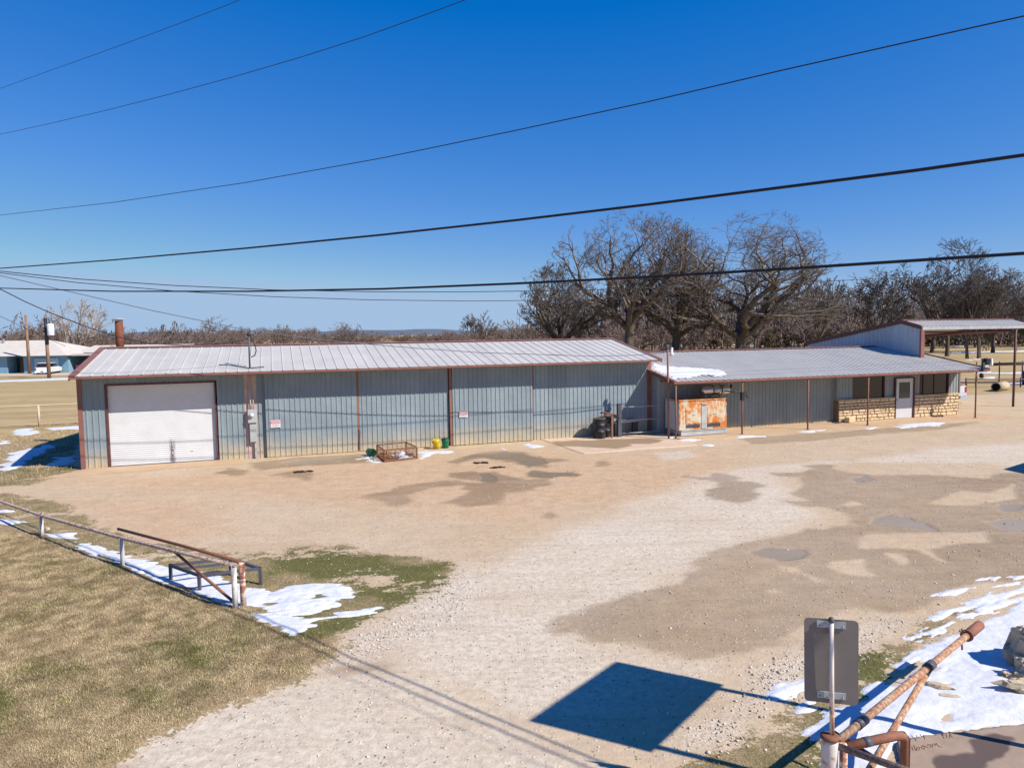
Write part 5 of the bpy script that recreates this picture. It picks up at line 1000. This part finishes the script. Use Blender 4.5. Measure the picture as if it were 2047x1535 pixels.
# ================================================================ POWER LINES
WL={'top left thin':('power_line','thin black wire crossing the top left corner of the sky',.0065,'wirem'),
'2':('power_line','thin wire rising from the left edge to the middle of the top edge',.0065,'wirem'),
'3':('power_line','thin wire rising right across the sky to the top right corner',.0065,'wirem'),
'4':('power_line','thick black cable rising across the middle of the sky above the oaks',.017,'wirem'),
'5':('power_line','thick nearly level cable crossing in front of the oak crowns',.017,'wirem'),
'6':('power_line','upper of the two thin level wires passing through the oak crowns',.014,'wirem'),
'7':('power_line','lower of the two thin level wires passing through the oak crowns',.012,'wirem'),
'8':('service_cable','grey cable sloping down over the workshop roof to the yard light pole',.015,'wiregrey'),
'9':('service_cable','twisted service drop sagging past the chimney to the meter mast',.016,'wirem'),
'10':('service_cable','faint cable sagging from the left edge past the utility poles',.02,'wirem')}
for nme,pts in WIRES:
    nm,lab,rr,mt=WL[nme]; mb=MB(); pts=[Vector(p) for p in pts]
    if nme in ('4','5','3','6','7'):
        e_=(pts[-1]-pts[-2]).normalized(); pts=pts+[pts[-1]+e_*3+Vector((0,0,.03)),pts[-1]+e_*7+Vector((0,0,.15))]; e_=(pts[0]-pts[1]).normalized(); pts=[pts[0]+e_*2.5]+pts
    mb.tube(pts,rr,6); tag(mb.build(nm,M[mt]),lab,'power line' if nm=='power_line' else 'cable','wires overhead')
# ================================================================ BACKGROUND
def pole(x,y,h,lab,tf=False):
    t=thing('utility_pole',lab,'utility pole',Matrix.Translation((x,y,0)),'utility poles at the far left')
    mb=MB(); mb.tube([(x,y,-.2),(x-.05,y,h)],[.22,.15],12); mb.build('pole',M['polew'],t)
    if tf:
        mb=MB(); mb.lathe((x+.75,y-.35,h-2.3),[(.36,0),(.38,.05),(.38,1.3),(.30,1.4),(.0,1.45)],16); mb.build('transformer',M['bulb'],t)
        mb=MB(); mb.bb((x-.2,y-.3,h-1.9),(x+.6,y-.1,h-1.7)); mb.tube([(x+.7,y-.3,h-1),(x+.6,y-.3,h-.4),(x,y,h-.3)],.03,5); mb.tube([(x,y-.02,h-3.4),(x-.02,y-.02,h-.2)],[.215,.17],12); mb.build('hardware',M['black'],t)
pole(-66.7,98.2,8.1,'plain wooden utility pole beside the blue house, leftmost of the two')
pole(-56.6,86.8,7.5,'wooden utility pole carrying a pale transformer in front of the blue house',True)
# house
hs=thing('blue_house','single-storey blue house with pale hipped roof far left','house',Matrix.Translation((-66,102,0)))
mb=MB(); mb.bb((-84,100,0),(-71.0,112,2.45)); mb.bb((-68.9,100.3,0),(-62.6,112,2.45)); mb.build('wall',M['hblue'],hs)
mb=MB(); mb.bb((-71.0,101.4,0),(-68.9,112,2.45)); mb.build('porch_wall',M['hteal'],hs)
def hip(mb,x0,x1,y0,y1,z0,z1,inx,iny):
    ym=(y0+y1)/2; a,b=x0+inx,x1-inx
    mb.add([(x0,y0,z0),(x1,y0,z0),(x1,y1,z0),(x0,y1,z0),(a,ym,z1),(b,ym,z1)],[(0,1,5,4),(1,2,5),(2,3,4,5),(3,0,4),(0,3,2,1)])
mb=MB(); hip(mb,-84.8,-62.0,99.2,112.8,2.45,4.6,6.5,0); hip(mb,-64,-48,104,113,2.7,3.7,.5,0); mb.build('roof',M['shingle'],hs)
mb=MB(); mb.bb((-67.3,100.22,0),(-63.9,100.28,2.05)); mb.build('garage_door',M['hblue2'],hs)
for x0,x1,z0,z1,y in ((-76.5,-74.5,.9,1.9,99.97),(-73.6,-73.2,.3,2.2,99.97),(-70.6,-69.3,.1,2.1,101.37)): mb=MB(); mb.bb((x0,y-.04,z0),(x1,y,z1)); mb.build('window',M['glass'],hs)
mb=MB(); mb.bb((-62.5,108,0),(-48,113,2.6)); mb.build('carport_wall',M['hblue'],hs)
mb=MB(); mb.bb((-62.7,100.4,2.35),(-48,108.5,2.6)); mb.build('carport_roof',M['shingle'],hs)
for x in (-59.3,-55.9,-52.4): mb=MB(); mb.bb((x-.07,100.6,0),(x+.07,100.75,2.35)); mb.build('carport_post',M['white'],hs)
mb=MB(); mb.lathe((-74.9,105,4.0),[(.15,0),(.15,.8),(.2,.85)],10); mb.build('vent_pipe',M['galv'],hs)
ds=thing('satellite_dish','small grey satellite dish on the low roof of the blue house','satellite dish',Matrix.Translation((-58.6,104.6,2.8)))
mb=MB(); mb.tube([(-58.6,104.6,2.7),(-58.6,104.5,3.2)],.04,6); mb.build('arm',M['galv'],ds); mb=MB(); mb.lathe((-58.6,104.4,3.3),[(.0,0),(.3,.04),(.42,.12)],16,M=Matrix.Rotation(R(70),4,'X')); mb.build('dish',M['galv'],ds)
tk=thing('propane_tank','upright silver tank beside the blue house carport','tank',Matrix.Translation((-53.3,94.5,0)))
mb=MB(); mb.lathe((-53.3,94.5,.0),[(.3,0),(.45,.1),(.45,1.9),(.3,2.2),(.0,2.35)],16); mb.build('tank_body',M['galv'],tk)
# vehicles
def car(lab,cat,Mx,L,Wd,prof,glassprof,body,name,tail=True,wr=.33,bed=None):
    t=thing(name,lab,cat,Mx)
    mb=MB(Mx); P=[(x,-Wd/2,z_) for x,z_ in prof]; mb.prism(P,(0,Wd,0)); o=mb.build('body',body,t); MB().bevel(o,.05,3)
    mb=MB(Mx); P=[(x,-Wd/2+.10,z_) for x,z_ in glassprof]; mb.prism(P,(0,Wd-.2,0)); o=mb.build('cabin_glass',M['glass'],t); MB().bevel(o,.05,2)
    xs=[p[0] for p in glassprof]; zs=[p[1] for p in glassprof]; tx=[x for x,z_ in glassprof if z_>max(zs)-.05]
    mb=MB(Mx); mb.box(((min(tx)+max(tx))/2,0,max(zs)+.02),(max(tx)-min(tx)+.1,Wd-.22,.06)); o=mb.build('roof_panel',body,t)
    for x in (L*.19,L*.81):
        for s in (-1,1):
            mb=MB(Mx); mb.lathe((x,s*(Wd/2-.1)-.1,wr),[(wr*.55,0),(wr,.02),(wr,.2),(wr*.55,.22)],20,M=Matrix.Rotation(R(-90),4,'X')); wo=mb.build('wheel',M['tyre'],t)
            mb=MB(Mx); mb.lathe((x,s*(Wd/2-.1)-.112,wr),[(0,0),(wr*.54,.01),(wr*.54,.23),(0,.24)],16,M=Matrix.Rotation(R(-90),4,'X')); mb.build('rim',M['galv'],wo)
    for s in (-1,1):
        mb=MB(Mx); mb.box((-.012,s*(Wd/2-.12),prof[1][1]-.22),(.05,.14,.34)); mb.build('tail_light',M['tail'],t)
    mb=MB(Mx); mb.box((-.10,0,.38),(.16,Wd-.06,.24)); o=mb.build('rear_bumper',M['galv'] if 'truck' in cat or 'pickup' in cat else body,t)
    mb=MB(Mx); mb.box((-.19,0,.40),(.02,.34,.14)); mb.build('number_plate',M['char'],t)
    return t
HD=math.atan2(.949,-.316)
Mx=Matrix.Translation((26.95,43.0,0))@Matrix.Rotation(HD,4,'Z')
t=car('rear end of a silver pickup truck parked behind the right end of the office','pickup truck',Mx,5.3,1.85,[(0,.36),(0,1.06),(1.9,1.08),(2.0,1.10),(3.7,1.12),(5.2,.98),(5.3,.5),(4.9,.34),(.3,.30)],[(1.95,1.08),(2.1,1.68),(3.1,1.70),(3.75,1.1)],M['silver'],'pickup_truck',wr=.37)
mb=MB(Mx); mb.bb((-.015,-.74,.62),(.0,.74,1.02)); mb.build('tailgate',M['silver'],t); mb=MB(Mx); mb.bb((-.03,.30,.86),(-.015,.62,.93)); mb.build('badge',M['char'],t); mb=MB(Mx); mb.bb((.1,-.78,1.085),(1.8,.78,1.10)); mb.build('bed_liner',M['black'],t)
HD2=math.atan2(.97,.1)
suv=[(0,.35),(0,.95),(.5,1.0),(3.4,.98),(4.4,.85),(4.5,.4),(4.1,.3),(.3,.3)]
car('white car parked in front of the blue house, seen from behind','car',Matrix.Translation((-63.2,95.6,0))@Matrix.Rotation(HD2+.35,4,'Z'),4.5,1.8,suv,[(.1,.95),(.75,1.48),(2.4,1.5),(3.3,.98)],M['carwhite'],'parked_car')
car('dark pickup truck under the carport of the blue house','pickup truck',Matrix.Translation((-58.9,97.5,0))@Matrix.Rotation(HD2,4,'Z'),5.4,1.95,[(0,.5),(0,1.15),(2,1.2),(3.9,1.2),(5.3,1.05),(5.4,.5),(5,.4),(.3,.4)],[(1.9,1.15),(2.1,1.85),(3.3,1.87),(4.0,1.15)],M['cardark'],'pickup_truck')
# back fences
def railfence(name,lab,P,h,rails,m,sp,pr=.05,rr=.035,grp=None):
    t=thing(name,lab,'fence',Matrix.Translation((P[0][0],P[0][1],0)),grp)
    P=[Vector((x,y,0)) for x,y in P]; posts=[]
    for a,b in zip(P[:-1],P[1:]):
        n=max(1,round((b-a).length/sp)); posts+=[a.lerp(b,i/n) for i in range(n)]
    posts.append(P[-1])
    for p in posts: mb=MB(); mb.tube([p+Vector((0,0,-.1)),p+Vector((0,0,h+.02))],pr,8); mb.build('post',m,t)
    for z_,r_ in rails: mb=MB(); mb.tube([p+Vector((0,0,z_)) for p in P],r_,6); mb.build('rail',m,t)
M['tanrail']=simple('sun_bleached_rail',C(.55,.43,.30),.8,var=.2)
railfence('pipe_fence','tan pipe and wire fence crossing the field behind the left end of the workshop',[(-33,35.2),(-25.6,38.2),(-18.2,41.2),(-11,44)],1.18,[(1.16,.04),(.9,.015),(.64,.015),(.38,.015),(.15,.02)],M['tanrail'],8,.06)
railfence('pipe_fence','brown low pipe rail behind the silver pickup truck',[(31.5,54.5),(35.5,54.2),(41.5,53.0)],.75,[(.62,.045)],M['trimdark'],3.4,.05)
railfence('pipe_fence','rust-brown stock pen of posts under one rail beyond the floodlight',[(34.5,58.5),(38,58.0),(44,58.5)],1.75,[(1.45,.05),(.1,.04)],M['trimdark'],1.75,.05)
railfence('pipe_fence','far white fence line behind the oaks',[(34,186),(62,180),(84,172)],1.2,[(1.1,.12),(.5,.1)],M['white'],9,.1)
mb=MB(); r=random.Random(2)
for i in range(10): mb.tube([(38.4+r.random()*.3,57.2+i*.07,1.50+r.random()*.12),(44.5,57.4+i*.07,1.62+r.random()*.16)],.05,6)
tag(mb.build('pipe_stack',M['black']),'long dark bundle of pipes lying across the stock pen at the right edge','pipe stack')
cv=thing('concrete_pipe','tan concrete drain pipe lying behind the porch corner','pipe',Matrix.Translation((35.4,50.9,0)))
mb=MB(); mb.lathe((34.72,50.78,.30),[(.24,0),(.33,0),(.33,1.6),(.24,1.6),(.235,.02)],20,M=Matrix.Rotation(.62,4,'Z')@Matrix.Rotation(R(90),4,'Y')); mb.build('pipe',M['tanpipe'],cv); mb=MB(); mb.lathe((34.70,50.76,.30),[(.0,0),(.262,.0)],20,M=Matrix.Rotation(.62,4,'Z')@Matrix.Rotation(R(90),4,'Y')); mb.build('dark_mouth_disc',M['dark'],cv)  # black disc across the mouth paints the shade inside the pipe
mb=MB(); mb.tube([(32.9,51.3,0),(32.9,51.3,.95)],.06,8); tag(mb.build('short_post',M['trimdark']),'short dark post just left of the concrete drain pipe','post')
bt=thing('blue_tank','dark blue plastic tank cut off by the right edge beyond the carport post','tank',Matrix.Translation((40.6,55.6,0)))
mb=MB(); mb.lathe((40.75,55.6,0),[(.5,0),(.58,.05),(.58,.9),(.5,1.15),(.2,1.3),(.2,1.36),(0,1.37)],20); mb.build('tank_body',M['navy'],bt)
# cut logs and brush piles beyond
for x,y,s,lab in ((50.5,92,1.0,'heap of cut pale logs beyond the carport corner'),(66,130,1.6,'snowy brush pile between the far trees at right')):
    mb=MB(); r=random.Random(int(x))
    for i in range(26): a=r.uniform(0,3.1); p=Vector((x+r.uniform(-1.8,1.8)*s,y+r.uniform(-.6,.6),.15+r.random()*.7*s)); d_=Vector((math.cos(a),math.sin(a)*.4,r.uniform(-.2,.2)))*r.uniform(.4,1.0)*s; mb.tube([p-d_,p+d_],.12*s,6)
    tag(mb.build('log_pile',M['wood']),lab,'log pile','piles of cut wood')
# ================================================================ TREES
def grow(rnd,kind):
    big=[];small=[]
    P={ # levels: (children, length ratio, angle lo, hi, wiggle, lift)
     'oak':dict(tr=.17,r=.034,ch=[7,6,5,5,7],lr=[.56,.56,.54,.48,.46],an=[(8,66),(25,60),(28,65),(30,75),(20,70)],wig=.33,lift=.11,steps=[8,7,6,4,2]),
     'elm':dict(tr=.22,r=.017,ch=[5,5,5,5,4],lr=[.55,.55,.55,.50,.45],an=[(12,42),(18,45),(20,50),(20,55),(20,55)],wig=.16,lift=.10,steps=[6,5,4,3,2]),
     'cot':dict(tr=.10,r=.022,ch=[5,6,6,6],lr=[.62,.50,.48,.45],an=[(12,45),(18,42),(20,45),(20,50)],wig=.10,lift=.10,steps=[6,5,4,2]),
     'bush':dict(tr=.06,r=.018,ch=[7,5,4,3],lr=[.6,.55,.55,.5],an=[(10,65),(20,55),(25,60),(30,60)],wig=.22,lift=.06,steps=[5,4,3,2]),
     'far':dict(tr=.14,r=.018,ch=[6,5,5],lr=[.5,.55,.55],an=[(15,60),(20,60),(25,70)],wig=.22,lift=.06,steps=[4,3,2]),
    }[kind]
    def perp(d):
        a=Vector((rnd.uniform(-1,1),rnd.uniform(-1,1),rnd.uniform(-1,1))); a=a-d*a.dot(d); return a.normalized() if a.length>1e-3 else Vector((1,0,0))
    def br(p,d,L,r0,lev):
        n=P['steps'][min(lev,len(P['steps'])-1)] if lev>=0 else 3
        st=L/n; pts=[p]; r=r0; r1=r0*(.60 if lev>=0 else .85); kids=[]
        for i in range(n):
            rr0=r0+(r1-r0)*i/n; rr1=r0+(r1-r0)*(i+1)/n
            q=p+d*st; (big if lev<=0 else small).append((p,q,rr0,rr1)); p=q
            w_=P['wig']*(1 if lev>=0 else .15)
            d=(d+perp(d)*rnd.uniform(.2,1)*w_*1.4+Vector((0,0,P['lift'])) ).normalized()
            if lev>=0 and i>=(1 if lev>0 else 1): kids.append((p.copy(),d.copy(),rr1))
        nl=lev+1
        if nl<len(P['ch']):
            k=P['ch'][nl]
            for j in range(k):
                if lev<0: q=(p.copy(),d.copy(),r1); sgn=j/k*6.28
                else: q=kids[rnd.randrange(len(kids))] if j>0 else (p.copy(),d.copy(),r1)
                a=R(rnd.uniform(*P['an'][nl]))*( .45 if (j==0 and lev>=0) else 1)
                if lev<0:
                    t_=j/k*6.28+rnd.uniform(-.5,.5); ax=Vector((math.cos(t_),math.sin(t_),0)); ax=(ax-q[1]*ax.dot(q[1])).normalized()
                else: ax=perp(q[1])
                nd=(q[1]*math.cos(a)+ax*math.sin(a)).normalized()
                br(q[0],nd,L/(P['tr'] if lev<0 else 1)*(P['lr'][nl]*.72 if lev<0 else P['lr'][nl])*rnd.uniform(.75,1.2),q[2]*(rnd.uniform(.60,.82) if nl<2 else rnd.uniform(.42,.62)),nl)
    br(Vector((0,0,0)),Vector((rnd.uniform(-.08,.08),rnd.uniform(-.08,.08),1)).normalized(),P['tr'],P['r'],-1)
    f=lambda l: np.array([[*a,*b,c,d_] for a,b,c,d_ in l]) if l else np.zeros((0,8))
    return f(big),f(small)
def normal(b,s,H,W_,rmin,rs=1.0):
    al=np.concatenate([b,s]); zm=np.percentile(al[:,5],99.2); cx=np.percentile(al[:,3],1.5),np.percentile(al[:,3],98.5); hw=(cx[1]-cx[0])/2; cy=np.percentile(al[:,4],1.5),np.percentile(al[:,4],98.5); hy=(cy[1]-cy[0])/2
    out=[]
    for a in (b,s):
        a=a.copy(); 
        for k in (0,3): a[:,k]*=W_/2/hw; a[:,k+1]*=W_/2/hy; a[:,k+2]*=H/zm
        a[:,6:]*=H*rs; a[:,6:]=np.maximum(a[:,6:],rmin); a=a[((a[:,3]/(W_/2*1.08))**2+(a[:,4]/(W_/2*1.08))**2+((a[:,5]-H*.45)/(H*.585))**2)<1.0]; out.append(a)
    return out
def segmesh(S,n=3):
    P0=S[:,0:3];P1=S[:,3:6];d=P1-P0;L=np.linalg.norm(d,axis=1,keepdims=True);d=d/np.maximum(L,1e-6)
    ref=np.where(np.abs(d[:,2:3])<.9,np.array([[0,0,1.]]),np.array([[1.,0,0]])); a=np.cross(d,ref);a/=np.linalg.norm(a,axis=1,keepdims=True);b=np.cross(d,a)
    N=len(S);V=np.empty((N,2*n,3))
    for k in range(n):
        t=2*math.pi*k/n; o=a*math.cos(t)+b*math.sin(t)
        V[:,k]=P0+o*S[:,6:7]; V[:,n+k]=P1+o*S[:,7:8]
    f=np.array([(k,(k+1)%n,n+(k+1)%n,n+k) for k in range(n)])
    return V.reshape(-1,3),(f[None]+(np.arange(N)*2*n)[:,None,None]).reshape(-1,4)
TREEMESH={}
def tree(name,lab,x,y,H,W_,kind,seed,mt,mc,rmin=.03,grp=None,rs=1.0,rz=0,reuse=None,lean=None,big_n=7):
    Mx=Matrix.Translation((x,y,-.1))@Matrix.Rotation(rz,4,'Z')
    t=thing(name,lab,'tree',Mx,grp)
    key=reuse
    if key and key in TREEMESH:
        src,h0,w0=TREEMESH[key]; t.scale=(W_/w0,W_/w0,H/h0)
        for c in src.children: d=c.copy(); COL.objects.link(d); d.parent=t
        return t
    b,s=normal(*grow(random.Random(seed),kind),H,W_,rmin,rs)
    if len(b): b[0,6]*=1.2
    for a,nm,mm,n in ((b,'trunk',mt,big_n),(s,'crown',mc,3)):
        V,F=segmesh(a,n); me_o=npmesh(nm,V,F,mm,smooth=(nm=='trunk')); me_o.parent=t
    if key: TREEMESH[key]=(t,H,W_)
    return t
G1='big oaks behind the workshop'
tree('oak_tree','great bare oak with a dark trunk rising behind the right end of the workshop ridge',15.5,95,20.8,22,'oak',19,M['bark_dark'],M['twig_oak'],.019,G1)
tree('oak_tree','widest bare oak, low forking, behind the middle of the office roof',31,97,20.6,26,'oak',29,M['bark_dark'],M['twig_oak'],.019,G1)
tree('oak_tree','bushy lower oak at the left of the big oaks',6.8,104,14.8,15.5,'oak',37,M['bark_dark'],M['twig_oak'],.026,G1)
tree('oak_tree','slender bare oak filling the gap between the two great oaks',23.5,102,20.5,15,'oak',48,M['bark_dark'],M['twig_oak'],.019,G1)
G2='trees in the field at the right'
rt=[(68.7,112,18.2,17,'A','tallest bare tree above the carport roof, with fan-shaped crown'),(65.7,102.4,12.5,8,'B','slim dark trunk standing alone below the carport eave'),
(66.9,101.8,15.5,9,'A','upright dark trunk of the touching pair under the carport'),(69.3,105.2,13.6,10,'C','leaning dark trunk of the touching pair under the carport'),
(75.7,128,15.5,12,'B','bare tree just right of the carport gable corner, set far back'),(84,124,15,13,'C','bare tree with pale forked trunk beyond the tall carport post'),
(60,118,14.5,12,'C','bare tree rising behind the peak of the carport gable'),(91.8,129.4,14.5,12,'A','bare tree at the right edge of the view'),(50,116,14.5,11,'B','bare tree just right of the widest oak'),(43,126,15,12,'A','bare tree half hidden behind the right side of the widest oak')]
for i,(x,y,H,W_,k_,lab) in enumerate(rt):
    tree('bare_tree',lab,x,y,H,W_,'elm',{'A':5,'B':6,'C':9}[k_],M['bark_dark'],M['twig_grey'],.034,G2,reuse=k_,rz=i*1.3)
G3='small trees along the brush line'
tree('cottonwood_tree','pale spreading cottonwood behind the blue house',-79.5,131,12.6,13,'cot',3,M['bark_pale'],M['twig_pale'],.036,G3,rs=1.2)
tree('bare_tree','small pale bare tree alone above the middle of the workshop ridge',-6.2,150,10,9.5,'cot',8,M['bark_pale'],M['twig_grey'],.036,G3,rs=1)
tree('bare_tree','narrow vine-covered tree, left one of the upright pair beyond the chimney',-112,230,9,5,'bush',12,M['bark_dark'],M['brush'],.09,G3,reuse='V')
tree('bare_tree','narrow vine-covered tree, right one of the upright pair beyond the chimney',-108.5,229,10,4.5,'bush',12,M['bark_dark'],M['brush'],.09,G3,reuse='V',rz=2)
for i,(x,y,H,W_,lab) in enumerate([(-78,190,10.5,11,'low dark tree standing over the left part of the brush line'),(-49,215,9,9,'rounded bare tree over the brush line left of the meter mast'),(-58,240,9.5,10,'bare tree over the brush line between chimney and mast'),(-106,160,12,11,'bare tree behind the roof peak of the blue house'),(-125,170,10.5,12,'bare tree at the left edge beyond the blue house'),(2,135,8.5,10,'low bare tree touching the left edge of the bushy oak')]):
    tree('bare_tree',lab,x,y,H,W_,'bush',60+i%2,M['bark_dark'],M['twig_red'],.05,G3,reuse='S%d'%(i%2),rz=i*1.7)
# woods that read as one mass
def wood(name,lab,spec,mat,seed,rmin,kinds=('far','bush'),n=3,rs=1.4):
    rnd=random.Random(seed); T=[]
    for i in range(4): b,s=grow(random.Random(seed*10+i),kinds[i%len(kinds)]); T.append(np.concatenate(normal(b,s,1,1,0,rs)))
    out=[]
    for x,y,H,W_ in spec:
        S=T[rnd.randrange(4)].copy(); a=rnd.uniform(0,6.28); c,s_=math.cos(a),math.sin(a)
        for k in (0,3):
            X_=S[:,k]*W_;Y_=S[:,k+1]*W_; S[:,k]=x+X_*c-Y_*s_; S[:,k+1]=y+X_*s_+Y_*c; S[:,k+2]*=H
        S[:,6:]=np.maximum(S[:,6:]*H,rmin); out.append(S)
    V,F=segmesh(np.concatenate(out),n); return tag(npmesh(name,V,F,mat),lab,'woodland',kind='stuff')
rr=random.Random(77)
sp_=[]
for i in range(330):   # horizon brush
    t_=rr.random(); x=-260+t_*330; y=rr.uniform(235,330); 
    sp_.append((x,y,rr.uniform(4.5,8.0)*(1+.25*math.sin(x*.045)),rr.uniform(7,13)))
for i in range(60):
    sp_.append((rr.uniform(-150,-70),rr.uniform(140,190),rr.uniform(5,8.5),rr.uniform(6,10)))
wood('brush_line','reddish brown winter brush along the horizon at left',sp_,M['brush'],5,.05)
sp_=[(rr.uniform(10,150),0,0,0) for i in range(105)]
sp_=[(x,rr.uniform(150,205)+x*.1,rr.uniform(11.5,17.5),rr.uniform(9,14)) for x,_,_,_ in sp_]
wood('wood_behind','grey brown bare woodland behind the oaks at right',sp_,M['twig_red'],6,.042,('far','elm2') if False else ('far','far'))
sp_=[(x,rr.uniform(135,175)+abs(x)*.15,rr.uniform(4.5,9.5),rr.uniform(6,10)) for x in [rr.uniform(20,160) for i in range(240)]]
wood('undergrowth','brown undergrowth along the foot of the woodland',sp_,M['brush'],7,.05)
# dull green cedars among the wood: dense small twigs
sp_=[(x,rr.uniform(120,170),rr.uniform(4,8),rr.uniform(3,5)) for x in [rr.uniform(32,120) for i in range(20)]]
wood('cedar_thicket','dull olive cedar thicket scattered through the right woodland',sp_,M['cedar'],8,.07,('bush','bush'))
